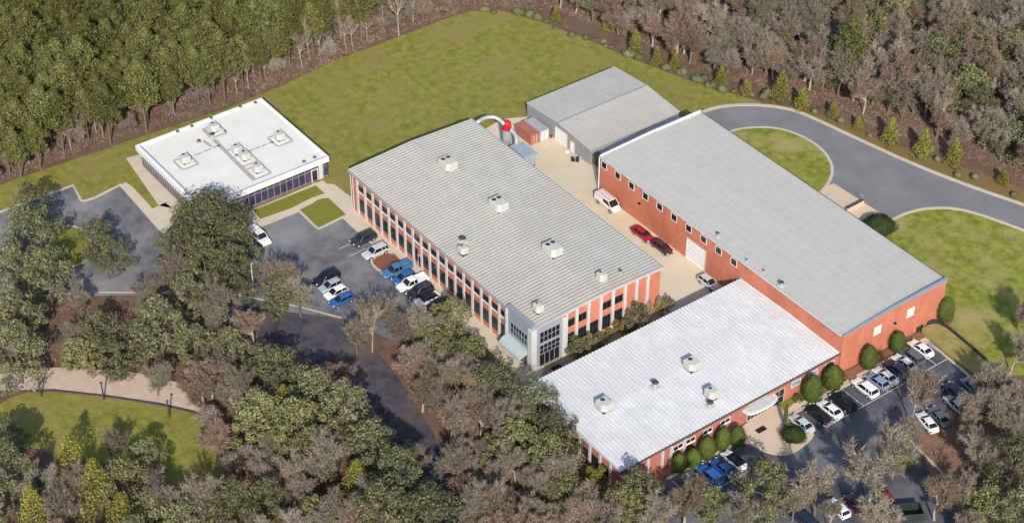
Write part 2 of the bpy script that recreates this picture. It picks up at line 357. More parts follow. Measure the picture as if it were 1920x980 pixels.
# ------------------------------------------------------------------ buildings
def ribroof(x0, x1, y0, y1, ze, zr, along, period, h, frac=.5, single=False):
    """ribbed sheet roof; ribs run along 'along'; ridge across the ribs in the middle"""
    mb = MB(); a0, a1 = (x0, x1) if along == 'Y' else (y0, y1); b0, b1 = (y0, y1) if along == 'Y' else (x0, x1)
    prof = []; n = max(1, round((a1 - a0) / period)); p = (a1 - a0) / n
    for i in range(n):
        s = a0 + i * p
        prof += [(s, 0), (s + p * (1 - frac) * .9, 0), (s + p * (1 - frac), h), (s + p * .92, h)]
    prof.append((a1, 0))
    st = [(b0, ze), ((b0 + b1) / 2, zr), (b1, ze)] if not single else [(b0, ze), (b1, zr)]
    for b, z in st:
        for a, dz in prof: mb.v.append((a, b, z + dz) if along == 'Y' else (b, a, z + dz))
    m = len(prof)
    for s in range(len(st) - 1):
        for i in range(m - 1): mb.f.append((s * m + i, s * m + i + 1, (s + 1) * m + i + 1, (s + 1) * m + i))
    return mb
def walls(x0, x1, y0, y1, z, gable=None, zr=0):
    """closed wall block; gable 'X' = ridge runs along X (gable ends face +-X)"""
    mb = MB()
    if not gable: return mb.box(x0, x1, y0, y1, 0, z)
    if gable == 'X':
        ym = (y0 + y1) / 2; ring = lambda x: [(x, y0, 0), (x, y1, 0), (x, y1, z), (x, ym, zr), (x, y0, z)]
        return mb.loft([ring(x0), ring(x1)])
    xm = (x0 + x1) / 2; ring = lambda y: [(x0, y, 0), (x1, y, 0), (x1, y, z), (xm, y, zr), (x0, y, z)]
    return mb.loft([ring(y0), ring(y1)])
def window(par, face, p, a0, a1, z0, z1, nv=1, nh=1, glass=None, frame=None, fw=.09, d=.05, sill=None, name='window'):
    """face 'Y-' : plane Y=p seen from -Y, a = X ; face 'X+': plane X=p seen from +X, a = Y"""
    def bx(mb, a, b, c_, d_, n0, n1):
        if face == 'Y-': mb.box(a, b, p - n1, p - n0, c_, d_)
        else: mb.box(p + n0, p + n1, a, b, c_, d_)
    g_ = MB(); bx(g_, a0, a1, z0, z1, -.05, .015)
    o = g_.build(name, glass or M_glass, par)
    f = MB()
    bx(f, a0 - fw, a0, z0 - fw, z1 + fw, -.04, d); bx(f, a1, a1 + fw, z0 - fw, z1 + fw, -.04, d)
    bx(f, a0, a1, z1, z1 + fw, -.04, d); bx(f, a0, a1, z0 - fw, z0, -.04, d)
    for i in range(1, nv):
        t = a0 + (a1 - a0) * i / nv; bx(f, t - .035, t + .035, z0, z1, .016, d)
    for i in range(1, nh):
        t = z0 + (z1 - z0) * i / nh; bx(f, a0, a1, t - .035, t + .035, .0175, d - .003)
    f.build('frame', frame or M_white, o)
    if sill:
        s = MB(); bx(s, a0 - .12, a1 + .12, z0 - fw - sill, z0 - fw, -.04, .14); s.build('sill', M_white, o)
    return o

# --- long two-storey brick office building with white pilasters
B = empty('office_building', (-2.5, -.6, 0), label='long two storey brick office building with white pilasters and grey ribbed roof', cat='building')
def settle(root):   # children are authored in world coordinates, so undo the parent's offset
    for ch in root.children: ch.location = ch.location - root.location
bx0, bx1, by0, by1, bz, bzr = -29.1, 24.2, -13.8, 12.5, 8.2, 8.75
walls(bx0 + .15, bx1 - .15, by0 + .15, by1 - .15, bz - .08, 'X', bzr - .1).build('wall', M_brick, B)
rf = ribroof(bx0 - .1, bx1 + .1, by0 - .1, by1 + .1, bz, bzr, 'Y', .70, .13).build('roof', M_roofB, B)
g_ = MB(); g_.box(bx0 - .15, bx1 - 6.6, by0 - .35, by0 - .1, bz - .22, bz + .03); g_.box(bx0 - .15, bx1 + .1, by1 + .1, by1 + .32, bz - .22, bz + .03); g_.build('gutter', M_greyc, B)
for xx, sgn in ((bx0, -1), (bx1, 1)):
    f_ = MB(); ym = (by0 + by1) / 2; xa, xb = (xx - .28, xx - .1) if sgn < 0 else (xx + .1, xx + .2)
    for (ya, za, yb, zb) in ((by0 - .1, bz, ym, bzr), (ym, bzr, by1 + .1, bz)):
        f_.loft([[(xa, ya, za - .25), (xb, ya, za - .25), (xb, ya, za + .14), (xa, ya, za + .14)], [(xa, yb, zb - .25), (xb, yb, zb - .25), (xb, yb, zb + .14), (xa, yb, zb + .14)]])
    f_.build('eave_trim', mat('eave_metal', (.42, .41, .39), .5, (.50, .48, .45), 1, 4), B)
# pilasters and windows, south-west side
px = [-26.9 + i * (17.5 + 26.9) / 18 for i in range(19)]
yw = by0 + .15
for x in px: MB().box(x - .24, x + .24, yw - .22, yw + .05, 0, bz - .25).build('pilaster', M_pil, B)
for i in range(18):
    a, b = px[i] + .36, px[i + 1] - .36
    window(B, 'Y-', yw, a, b, 5.35, 6.45, 2, 1, frame=M_dark, fw=.05, sill=.26)
    if i == 7: 
        window(B, 'Y-', yw, a, a + .8, 1.0, 3.6, 1, 2, frame=M_dark, fw=.05); window(B, 'Y-', yw, b - .85, b, .08, 2.5, 1, 1, frame=M_white, name='door')
    else: window(B, 'Y-', yw, a, b, 1.15, 3.6, 3, 2, frame=M_dark, fw=.05)
# east end
xw = bx1 - .15
for y in (-7.2, -5.1, -2.7, -.15, 2.35, 4.85, 7.25, 9.6): MB().box(xw - .05, xw + .24, y - .26, y + .26, 0, bz + .1 - .25 + .5 * (1 - abs(y + .65) / 13) - .15).build('pilaster', M_pil, B)
for a, b, up, lo in ((-6.8, -5.5, 1, 1), (-4.7, -3.1, 1, 1), (-2.3, -.6, 0, 1), (.25, 1.95, 1, 1), (2.8, 4.4, 1, 1)):
    if up: window(B, 'X+', xw, a, b, 5.1, 6.5, 2, 1, frame=M_dark, fw=.05)
    if lo: window(B, 'X+', xw, a, b, 1.0, 3.6, 3, 2, frame=M_dark, fw=.05)
# corner entrance block in grey cladding
t = MB()
t.box(17.9, 24.45, -14.25, -13.7, 0, 9.1)          # south-west slab, raised parapet
t.build('entrance_block', M_greyc, B)
t = MB(); t.box(24.07, 24.45, -13.7, -7.75, 0, 8.3); t.build('entrance_block', M_greyc, B)
MB().box(17.85, 24.5, -14.3, -13.65, 9.1, 9.2).build('parapet_cap', mat('blue_grey_cap', (.24, .27, .33), .6), B)
MB().box(23.7, 24.75, -14.55, -13.5, 0, 8.35).build('corner_column', M_pil, B)
MB().box(17.6, 18.05, -14.5, -14.25, 0, 8.6).build('corner_column', M_pil, B)
MB().box(24.45, 24.7, -8.3, -7.5, 0, 8.0).build('corner_column', M_pil, B)
window(B, 'Y-', -14.25, 18.9, 23.2, 4.3, 6.5, 6, 2, frame=M_greyc, fw=.06, d=.09)
window(B, 'Y-', -14.25, 18.9, 23.2, .3, 2.6, 5, 1, frame=M_greyc, fw=.06, d=.09)
window(B, 'X+', 24.45, -12.7, -8.8, 4.9, 7.1, 5, 2, frame=M_greyc, fw=.06, d=.09)
window(B, 'X+', 24.45, -12.7, -8.8, 2.6, 4.4, 5, 2, frame=M_greyc, fw=.06, d=.09)
d_ = window(B, 'X+', 24.45, -12.7, -8.8, .1, 2.5, 4, 1, frame=M_greyc, fw=.06, d=.09, name='door')
aw = MB(); N = 7
ring = lambda x: [(x, -14.3 - 1.9 * math.sin(k / N * math.pi / 2), 3.75 - 1.25 * (1 - math.cos(k / N * math.pi / 2))) for k in range(N + 1)] + [(x, -16.15, 2.35), (x, -14.3, 2.9)]
aw.loft([ring(18.2), ring(23.5)]); aw.build('awning', mat('awning_metal', (.36, .42, .43), .45, (.45, .50, .50), 1.5, 4), B)
for x in (-27.9, -28.6): MB().tube((x + 0, -14.0, 0), (x, -14.0, 7.9), .09).build('downspout', M_pil, B)
settle(B)

# --- tall brick warehouse
W_ = empty('brick_warehouse', (23.5, 36, 0), label='tall brick warehouse with a plain fine ribbed grey roof and white roll up door', cat='building')
cx0, cx1, cy0, cy1, cz, czr = -6.9, 54.0, 24.5, 47.6, 7.9, 8.2
walls(cx0, cx1, cy0, cy1, cz - .1, 'X', czr - .1).build('wall', M_brick, W_)
ribroof(cx0 + .25, cx1 - .25, cy0 - .2, cy1 + .2, cz, czr, 'Y', .3, .012, .35).build('roof', M_roofC, W_)
for xa, xb, m in ((cx0 - .1, cx0 + .25, M_white), (cx1 - .25, cx1 + .1, mat('blue_grey_cap', (.24, .27, .33), .6))):
    f_ = MB(); ym = (cy0 + cy1) / 2; top = .30 if xa < 0 else .55
    f_.loft([[(xa, y, z - .15), (xb, y, z - .15), (xb, y, z + tt), (xa, y, z + tt)] for y, z, tt in ((cy0 - .1, cz, .12), (ym, czr, top * .7), (cy1 + .1, cz, top + .1))])
    f_.build('parapet_cap', m, W_)
MB().box(cx0, cx1 - .3, cy0 - .38, cy0 - .2, cz - .2, cz + .02).build('gutter', M_pil, W_)
MB().box(cx0, cx1, cy1 + .2, cy1 + .36, cz - .2, cz + .02).build('gutter', M_dark, W_)
for x in [-5.8 + i * 3.81 for i in range(10)]:
    window(W_, 'Y-', cy0, x - .68, x + .68, 5.75, 7.05, 1, 1, frame=M_white, fw=.085, d=.07)
window(W_, 'Y-', cy0, 16.9, 21.6, .06, 4.3, 1, 5, glass=M_white, frame=M_pil, fw=.15, d=.08, name='roll_up_door')
for y in (32.3, 39.8): window(W_, 'X+', cx1, y - .7, y + .7, 4.4, 5.9, 1, 1, glass=mat('painted_panel', (.60, .60, .56), .7, (.68, .68, .63), 2), frame=M_white, fw=.1, d=.07, name='blind_window')
MB().tube((cx0 - .12, cy0 - .12, 0), (cx0 - .12, cy0 - .12, 7.7), .1).build('downspout', M_white, W_)
lp = MB(); lp.box(4.1, 4.5, cy0 - .35, cy0, 4.0, 4.25); lp.build('wall_lamp', M_black, W_)
lp = MB(); lp.box(cx1, cx1 + .35, 36.0, 36.4, 4.6, 4.85); lp.build('wall_lamp', M_black, W_)
for k in (29.0, 34.5, 41.5): MB().box(cx1 + .002, cx1 + .03, k - .06, k + .06, 0, 7.7).build('control_joint', mat('joint', (.60, .25, .17), .8), W_)
settle(W_)

# --- low brick wing with the white roof
D_ = empty('white_roofed_wing', (42, 2.3, 0), label='low brick building with white ribbed roof and small high windows', cat='building')
dx0, dx1, dy0, dy1, dz, dzr = 30.6, 53.7, -19.8, 24.45, 4.3, 4.55
walls(dx0 + .15, dx1 - .15, dy0 + .15, dy1, dz - .1).build('wall', M_brick2, D_)
ribroof(dx0 - .1, dx1 + .1, dy0 - .1, dy1, dz, dzr, 'X', .66, .10).build('roof', M_roofD, D_)
MB().box(dx0 - .1, dx1 + .1, dy0 - .3, dy0 - .1, dz - .2, dz + .1).build('eave_trim', mat('blue_white_trim', (.50, .55, .63), .5), D_)
MB().box(dx1 + .1, dx1 + .3, dy0 - .3, dy1, dz - .22, dz + .02).build('gutter', mat('dark_gutter', (.10, .09, .09), .6), D_)
MB().box(dx1 - .15, dx1 - .02, dy0 + .2, dy1, dz - .62, dz - .36).build('trim_band', mat('peach_trim', (.62, .47, .38), .8), D_)
dw = dx1 - .15
for y in (-17.5, -14.6, -11.8, -10.1, -7.45): MB().box(dw - .02, dw + .2, y - .22, y + .22, 0, dz - .62).build('pilaster', M_pil, D_)
for a, b in ((-9.6, -7.8), (-7.1, -5.4), (-3.6, -2.0), (-.2, 1.6)): window(D_, 'X+', dw, a, b, 2.25, 3.0, 2, 1, frame=M_white, fw=.1, sill=.12)
for a, b in ((14.5, 16.3), (18.1, 19.9)): window(D_, 'X+', dw, a, b, 2.1, 3.1, 1, 1, glass=M_glassb, frame=M_white, fw=.1)
window(D_, 'X+', dw, 21.7, 23.5, 2.1, 3.0, 1, 1, frame=M_white, fw=.1, sill=.12)
window(D_, 'X+', dw, 10.8, 12.9, .1, 2.9, 2, 2, frame=M_pil, fw=.1, name='glazed_door')
window(D_, 'X+', dw, 5.4, 9.6, .1, 2.2, 6, 1, frame=M_pil, fw=.1, name='entrance_door')
MB().box(dw, dw + .05, 5.2, 9.2, 3.1, 3.5).build('sign_strip', mat('sign_strip', (.40, .36, .36), .7), D_)
cn = MB(); N = 10
def cring(z, g): return [(dw + (1.7 - g) * max(0, math.sin(t)) ** .45, 7.5 - (3.3 - g) * math.cos(t), z) for t in (math.pi * k / N for k in range(N + 1))]
cn.loft([cring(2.55, 0), cring(2.95, 0)]); cn.build('canopy', mat('canopy_rim', (.66, .67, .66), .6), D_)
cn = MB(); cn.loft([cring(2.953, .25), cring(2.99, .25)]); cn.build('canopy_top', M_pil, D_)
for x in [31.5 + i * 2.45 for i in range(9)]: MB().box(x - .22, x + .22, dy0 - .07, dy0 + .16, 0, dz - .45).build('pilaster', M_pil, D_)
for i in range(8):
    x = 31.5 + i * 2.45; window(D_, 'Y-', dy0 + .15, x + .4, x + 2.05, .4, 2.2, 3, 1, frame=M_dark, fw=.05)
settle(D_)

# --- glazed single storey building with the membrane roof
A_ = empty('glazed_pavilion', (-51.3, -25, 0), label='single storey glass walled building with flat cream roof and white fascia', cat='building')
ax0, ax1, ay0, ay1, az = -63.2, -39.4, -38.2, -11.8, 4.5
MB().box(ax0 + .7, ax1 - .5, ay0 + .6, ay1 - .1, 0, az - 1.0).build('wall', M_glass2, A_)
MB().box(ax0, ax1, ay0, ay1, az - 1.05, az - .25).build('roof', M_memb, A_)
fa = MB()
M_fas = mat('fascia_white', (.74, .74, .75), .55, (.82, .82, .82), 2, 4, spec=.4)
fa.box(ax0, ax0 + .5, ay0, ay1, az - .25, az + .02); fa.box(ax1 - .3, ax1, ay0, ay1, az - .25, az)
fa.box(ax0 + .5, ax1 - .3, ay0, ay0 + .75, az - .25, az + .01); fa.box(ax0 + .5, ax1 - .3, ay1 - .3, ay1, az - .25, az)
fa.build('parapet', M_fas, A_)
rb = MB(); n = 80
for i in range(n):
    y = ay0 + .15 + (ay1 - ay0 - .3) * i / (n - 1); rb.box(ax1, ax1 + .05, y - .06, y + .06, az - 1.0, az - .05)
rb.build('fascia_ribs', mat('fascia_rib', (.62, .62, .64), .6), A_)
MB().box(ax1 - .42, ax1 - .3, ay0 + .75, ay1 - .3, az - .24, az + .04).build('coping', mat('blue_cap', (.09, .13, .30), .5), A_)
MB().box(ax0 + .5, ax1 - .42, ay0 + .62, ay0 + .78, az - .23, az + .06).build('coping', mat('slate_cap', (.22, .25, .36), .5), A_)
xw, yw = ax1 - .5, ay0 + .6
def mull(name, boxes, m):
    b_ = MB()
    for q in boxes: b_.box(*q)
    return b_.build(name, m, A_)
fr = mat('mullion', (.34, .33, .36), .5)
mull('mullions', [(xw - .02, xw + .06, ay0 + .8 + i * 1.29 - .035, ay0 + .8 + i * 1.29 + .035, .1, 3.45) for i in range(20)] + [(xw - .02, xw + .057, ay0 + .7, ay1 - .2, z - .04, z + .04) for z in (.25, 2.5)], fr)
mull('mullions', [(ax0 + 1 + i * .93 - .03, ax0 + 1 + i * .93 + .03, yw - .06, yw + .02, .1, 3.45) for i in range(25)] + [(ax0 + .8, ax1 - .6, yw - .057, yw + .02, z - .04, z + .04) for z in (.25, 1.9, 2.8)], fr)
MB().box(xw, xw + .25, ay0 + .6, ay1 - .1, 0, .1).build('sill', M_mulch, A_)
window(A_, 'X+', xw, -15.3, -14.2, .1, 2.5, 1, 1, frame=M_white, fw=.12, d=.1, name='door')
MB().box(xw, xw + .2, -13.9, -13.1, 0, 3.4).build('door_surround', M_pil, A_)
settle(A_)

# --- grey metal shed
E_ = empty('metal_shed', (-24, 38.8, 0), label='grey metal clad shed with low gabled pale roof beside the yard', cat='building')
ex0, ex1, ey0, ey1, ez, ezr = -33.6, -14.2, 28.2, 49.4, 3.3, 4.1
walls(ex0 + .1, ex1 - .1, ey0 + .1, ey1 - .1, ez - .08, 'Y', ezr - .1).build('wall', M_shed, E_)
ribroof(ex0 - .1, ex1 + .1, ey0 - .1, ey1 + .1, ez, ezr, 'X', .62, .09).build('roof', M_roofE, E_)
MB().box((ex0 + ex1) / 2 - .14, (ex0 + ex1) / 2 + .14, ey0 - .1, ey1 + .1, ezr - .02, ezr + .13).build('ridge_cap', M_shed, E_)
cg = MB()
for i in range(38): cg.box(ex0 + .2 + i * .5, ex0 + .28 + i * .5, ey0 + .04, ey0 + .1, .05, ez - .15)
cg.build('cladding_ribs', M_shed, E_)
window(E_, 'Y-', ey0 + .03, -24.7, -21.2, .05, 2.9, 1, 4, glass=M_white, frame=M_pil, fw=.1, name='roll_up_door')
window(E_, 'Y-', ey0 + .03, -20.1, -19.0, .05, 2.2, 1, 1, glass=M_white, frame=M_pil, fw=.08, name='door')
mb = MB(); mb.loft([[(ex1, 30, 2.6), (ex1 + 2.2, 30, 2.2), (ex1 + 2.2, 30, 2.3), (ex1, 30, 2.72)], [(ex1, 49, 2.6), (ex1 + 2.2, 49, 2.2), (ex1 + 2.2, 49, 2.3), (ex1, 49, 2.72)]])
mb.build('side_canopy', M_metal, E_)
for y in (30.2, 36, 42, 48.8): MB().box(ex1 + 2.05, ex1 + 2.17, y - .06, y + .06, 0, 2.2).build('post', M_shed, E_)
settle(E_)

# ------------------------------------------------------------------ roof equipment
def rooftop_unit(x, y, z, sx, sy, h, label, fans=1, rz=0, group='rooftop air units', chamfer=.3):
    o = empty('rooftop_unit', (x, y, z), rz, label=label, cat='air unit', group=group)
    MB().box(-sx / 2 + .08, sx / 2 - .08, -sy / 2 + .08, sy / 2 - .08, -.25, .2).build('curb', M_dark, o)
    c = MB(); k = chamfer * min(sx, sy)
    r = lambda zz, i: [(-sx / 2 + i, -sy / 2 + i, zz), (sx / 2 - i - k, -sy / 2 + i, zz), (sx / 2 - i, -sy / 2 + i + k, zz), (sx / 2 - i, sy / 2 - i, zz), (-sx / 2 + i, sy / 2 - i, zz)]
    c.loft([r(.18, 0), r(h - .06, 0), r(h, .05)]); c.build('casing', M_unit, o)
    v = MB()
    for q in range(5): v.box(sx / 2 - .01, sx / 2 + .02, -sy / 2 + k + .1, sy / 2 - .1, .35 + q * (h - .6) / 5, .40 + q * (h - .6) / 5)
    v.build('louvre', mat('louvre', (.45, .45, .42), .5), o)
    for q in range(fans):
        fx = -sx / 2 + .28 * sx; fy = (-sy / 4 + q * sy / 2) if fans > 1 else 0
        rr = min(.42, sy * .2)
        g1 = MB(); g1.tube((fx, fy, h - .01), (fx, fy, h + .06), rr, rr, 14); fg = g1.build('fan', M_dark, o)
        g2 = MB()
        for tt in range(14):
            a0, a1 = tt * math.pi / 7, (tt + 1) * math.pi / 7
            g2.tube((fx + rr * 1.08 * math.cos(a0), fy + rr * 1.08 * math.sin(a0), h + .05), (fx + rr * 1.08 * math.cos(a1), fy + rr * 1.08 * math.sin(a1), h + .05), .03, .03, 4)
        g2.build('rim', M_unit, fg)
    return o
def roof_at(x, y, z): p = at(x, y, z); return p.x, p.y
for (px_, py_, lab) in ((840, 312, 'large cream two fan air unit at the far end of the grey office roof'),
                       (935, 388, 'large cream two fan air unit in the middle of the grey office roof'),
                       (1036, 472, 'large cream two fan air unit on the near part of the grey office roof')):
    x, y = roof_at(px_, py_, 9.0); rooftop_unit(x, y, 8.72, 2.9, 2.1, 1.65, lab, 2, chamfer=.25)
x, y = roof_at(868, 472, 8.8); rooftop_unit(x, y, 8.55, 1.4, 1.2, 1.3, 'small pale air unit near the windowed side of the grey roof')
x, y = roof_at(1128, 522, 8.9); rooftop_unit(x, y, 8.5, 1.4, 1.2, 1.5, 'small pale air unit near the east eave of the grey ribbed roof')
x, y = roof_at(1009, 580, 8.9); rooftop_unit(x, y, 8.5, 1.5, 1.2, 1.5, 'small pale air unit behind the grey parapet of the corner entrance')
for px_, py_, lab in ((1133, 762, 'pale air unit on the white ribbed roof nearest the trees'), (1297, 686, 'pale air unit in the middle of the white ribbed roof'),
                      (1334, 740, 'smaller pale air unit near the front gutter of the white roof')):
    x, y = roof_at(px_, py_, 5.0); s = .8 if '740' in str(py_) else 1.0; rooftop_unit(x, y, 4.6, 2.1 * s, 1.9 * s, 1.5, lab)
au = [(401, 240, 'round cornered air unit at the back of the cream flat roof'), (347, 299, 'air unit nearest the left wall on the cream flat roof'), (444, 281, 'first of the two touching air units in the middle of the cream roof'),
      (459, 293, 'second of the two touching air units in the middle of the cream roof'), (483, 316, 'air unit nearest the front fascia of the cream roof'), (524, 256, 'air unit at the right end of a pad walk on the cream roof')]
PADS = MB()
def padline(a, b, wd=.55):
    A, B = at(a[0], a[1], 4.3), at(b[0], b[1], 4.3); ribbon(PADS, [(A.x, A.y), (B.x, B.y)], wd, 0.0, .03)
for px_, py_, lab in au:
    x, y = roof_at(px_, py_, 4.8); rooftop_unit(x, y, 4.27, 1.7, 1.5, 1.4, lab, 1, chamfer=.3)
    for q in ((-1.75, -1.6, -1.75, 1.6), (1.75, -1.6, 1.75, 1.6), (-1.5, -1.6, 1.5, -1.6), (-1.5, 1.6, 1.5, 1.6)):
        if (px_, q) in ((444, (1.75, -1.6, 1.75, 1.6)),): continue
        ribbon(PADS, [(x + q[0] + .2, y + q[1]), (x + q[2] + .2, y + q[3])], .42, 0.001 * (len(PADS.f) % 7), .03 + .001 * (len(PADS.f) % 7))
padline((383, 243), (477, 338), .8)
for i in range(3): padline((365 + i * 17, 291 - i * 7), (378 + i * 17, 286 - i * 7), .42)
for i in range(4): padline((467 + i * 12, 283 - i * 4.6), (476 + i * 12, 279.5 - i * 4.6), .42)
padline((382, 264), (397, 275), .6)
for v_ in range(len(PADS.v)): PADS.v[v_] = (PADS.v[v_][0], PADS.v[v_][1], PADS.v[v_][2] + 4.252)
pw = PADS.build('roof_walkway', M_pad, A_); pw.location = -A_.location
def vent(x, y, z, h, r, label, cap=True):
    o = empty('roof_vent', (x, y, z), label=label, cat='vent', group='small roof vents')
    MB().tube((0, 0, -.15), (0, 0, h), r, r, 10).build('pipe', M_metal, o)
    MB().box(-r * 2.2, r * 2.2, -r * 2.2, r * 2.2, -.02, .12).build('flashing', M_unit, o)
    if cap: MB().tube((0, 0, h), (0, 0, h + .25), r * 1.9, r * .7, 10).build('cap', M_dark, o)
for px_, py_, zz, h, r, lab in ((867, 453, 8.6, .8, .33, 'stubby round vent on the grey roof beside the small air unit'), (1163, 514, 8.4, .8, .16, 'thin vent pipe close to the east eave of the grey roof'),
        (1228, 726, 4.6, 1.1, .30, 'lone dark round vent on the left part of the white roof'), (1331, 762, 4.5, .9, .27, 'dark vent between an air unit and the front gutter of the white roof'),
        (1346, 444, 8.0, .8, .14, 'thin white vent pipe near the eave above the roll up door'), (1465, 536, 8.1, .8, .22, 'squat vent on the wide warehouse roof above the white roof'),
        (1400, 490, 8.05, .4, .08, 'tiny vent pipe on the warehouse roof behind the ridge of the white roof'), (1432, 510, 8.05, .4, .08, 'second tiny pipe on the warehouse roof toward the squat vent'),
        (422, 254, 4.27, .9, .09, 'thin upright pipe on the cream flat roof'), (373, 268, 4.27, .5, .2, 'small dark vent left of the pad walk on the cream roof'), (398, 259, 4.27, .9, .25, 'dark elbow vent beside the back air unit on the cream roof'),
        (333, 248, 4.3, .25, .18, 'leftmost dark scupper box on the back edge of the cream roof'), (360, 238, 4.3, .25, .18, 'second dark scupper box on the back edge of the cream roof'), (396, 223, 4.3, .25, .18, 'third dark scupper box on the back edge of the cream roof'),
        (451, 202, 4.3, .25, .18, 'fourth dark scupper box on the back edge of the cream roof'), (479, 194, 4.3, .25, .18, 'dark scupper box by the far corner of the cream roof'),
        (570, 305, 4.3, .3, .16, 'left of two tiny dark vents by the blue edge of the cream roof'), (590, 297, 4.3, .3, .16, 'right of two tiny dark vents by the blue edge of the cream roof')):
    x, y = roof_at(px_, py_, zz); vent(x, y, zz, h, r, lab)

# ------------------------------------------------------------------ yard equipment
def container(p, L_, Wd, H, m, mend, label, rz=0):
    o = empty('shipping_container', (p[0], p[1], .05), rz, label=label, cat='container', group='shipping containers in the yard')
    c = MB(); c.box(-L_ / 2, L_ / 2, -Wd / 2, Wd / 2, 0, H)
    for i in range(int(L_ / .35)):
        xx = -L_ / 2 + .2 + i * .35
        if xx > L_ / 2 - .2: break
        c.box(xx, xx + .16, -Wd / 2 - .04, Wd / 2 + .04, .18, H - .15)
    c.build('body', m, o)
    for s in (-1, 1): 
        d = MB(); d.box(L_ / 2, L_ / 2 + .05, .04 if s > 0 else -Wd / 2 + .08, Wd / 2 - .08 if s > 0 else -.04, .12, H - .12); dd = d.build('door', mend, o)
        MB().tube((L_ / 2 + .09, s * .3, .15), (L_ / 2 + .09, s * .3, H - .15), .03).build('lock_bar', M_white, dd)
    f = MB()
    for sx in (-1, 1):
        for sy_ in (-1, 1): f.box(sx * L_ / 2 - .08, sx * L_ / 2 + .08, sy_ * Wd / 2 - .08, sy_ * Wd / 2 + .08, -.02, H + .02)
    f.build('corner_post', m, o)
    return o
p = at(989, 240.5, 2.25); container((p.x, p.y), 4.7, 1.9, 2.2, M_rust, M_rust, 'rusty red shipping container with a collapsed looking roof, left of the grey one')
p = at(1005, 234, 2.25); container((p.x, p.y + .15), 4.8, 1.95, 2.25, M_cgrey, M_cblue, 'grey roofed shipping container with pale blue end doors beside the metal shed')

dc = at(984, 305, 0)
D2 = empty('dust_collector', (at(981, 279, 3.4).x, at(981, 279, 3.4).y, 0), label='blue grey metal dust collector housing on legs beside the office building', cat='machine')
for k in range(5):
    x = -3.2 + k * 1.3
    MB().box(x, x + 1.24, -1.5, 1.0, 1.2, 4.7).build('filter_module', mat('collector_metal', (.30, .36, .42), .45, (.42, .48, .53), 1, 4, metal=.2), D2)
    MB().loft([[(x + .05, -1.4, 1.2), (x + 1.19, -1.4, 1.2), (x + 1.19, .9, 1.2), (x + .05, .9, 1.2)], [(x + .5, -.4, .3), (x + .75, -.4, .3), (x + .75, -.1, .3), (x + .5, -.1, .3)]]).build('hopper', M_metal, D2)
    MB().box(x + .15, x + 1.1, 1.1, 2.0, 2.8, 3.9).build('filter_housing', M_metal, D2)
for sx in (-3.1, 0, 3.2):
    for sy_ in (-1.4, .9): MB().box(sx - .08, sx + .08, sy_ - .08, sy_ + .08, 0, 1.25).build('leg', M_dark, D2)
MB().box(-3.3, 3.4, 1.02, 1.12, 1.1, 4.4).build('panel', M_metal, D2)
D2.scale = (.69, .95, .72)
# silo / cyclone with bent duct
cp = at(950, 281, 0); CY = empty('dust_cyclone', (cp.x, cp.y, 0), label='grey cyclone with red top and curved duct behind the office building', cat='machine')
cy = MB(); N = 16
rg = lambda r, z: [(r * math.cos(2 * math.pi * k / N), r * math.sin(2 * math.pi * k / N), z) for k in range(N)]
cy.loft([rg(.3, 1.0), rg(.85, 2.6), rg(.9, 4.7)]); cy.build('cone', M_metal, CY)
r2 = MB(); r2.loft([rg(.91, 4.7), rg(.88, 6.0), rg(.5, 6.4)]); r2.build('red_drum', M_red, CY)
for a in range(4):
    t_ = a * math.pi / 2 + .4; MB().tube((1.1 * math.cos(t_), 1.1 * math.sin(t_), 0), (.92 * math.cos(t_), .92 * math.sin(t_), 3.4), .08).build('leg', M_metal, CY)
def bezier(a, b, c, d, n=10):
    return [a * (1 - t) ** 3 + b * 3 * t * (1 - t) ** 2 + c * 3 * t * t * (1 - t) + d * t ** 3 for t in (i / n for i in range(n + 1))]
def sweep(mb, pts, r, n=10):
    rings = []
    for i, q in enumerate(pts):
        d = (pts[min(i + 1, len(pts) - 1)] - pts[max(i - 1, 0)]).normalized(); u = d.cross(Vector((0, 0, 1)))
        u = u.normalized() if u.length > .05 else Vector((1, 0, 0)); v = d.cross(u)
        rings.append([q + (u * math.cos(t) + v * math.sin(t)) * r for t in (2 * math.pi * k / n for k in range(n))])
    mb.loft(rings)
V = Vector
off = V((cp.x, cp.y, 0))
a, b, c2, d2 = at(893, 231, 6.8) - off, at(912, 216, 7) - off, at(930, 214, 7) - off, at(946, 234, 5.9) - off
dm = MB(); sweep(dm, bezier(a, b, c2, d2), .38); dm.build('duct', M_metal, CY, smooth=True)
a, b, c2, d2 = at(956, 244, 6.2) - off, at(963, 246, 6) - off, at(970, 256, 4) - off, at(968, 270, 3.4) - off
dm = MB(); sweep(dm, bezier(a, b, c2, d2), .38); dm.build('duct', mat('duct_white', (.38, .40, .42), .45), CY, smooth=True)
# clutter by the shed wall
def at2(x, y): q = at(x, y, 0); return (q.x, q.y, .03)
def pallet_junk(x, y, label, m, s=1.0):
    o = empty('scrap_pile', at2(x, y), random.random(), label=label, cat='scrap', group='odds and ends along the shed wall')
    b_ = MB()
    for k in range(5): b_.box(-.6 * s, .6 * s, -.55 * s + k * .24 * s, -.4 * s + k * .24 * s, .0, .12)
    b_.build('pallet', M_barkpale, o)
    b2 = MB()
    for k in range(4):
        q = [random.uniform(-.4, .4) * s for _ in range(2)]; hh = random.uniform(.3, .9) * s
        b2.loft([[(q[0] - .25, q[1] - .2, .12), (q[0] + .25, q[1] - .2, .12), (q[0] + .25, q[1] + .2, .12), (q[0] - .25, q[1] + .2, .12)], [(q[0] - .2, q[1] - .2, hh), (q[0] + .22, q[1] - .15, hh), (q[0] + .2, q[1] + .2, hh), (q[0] - .2, q[1] + .15, hh)]])
    b2.build('load', m, o)
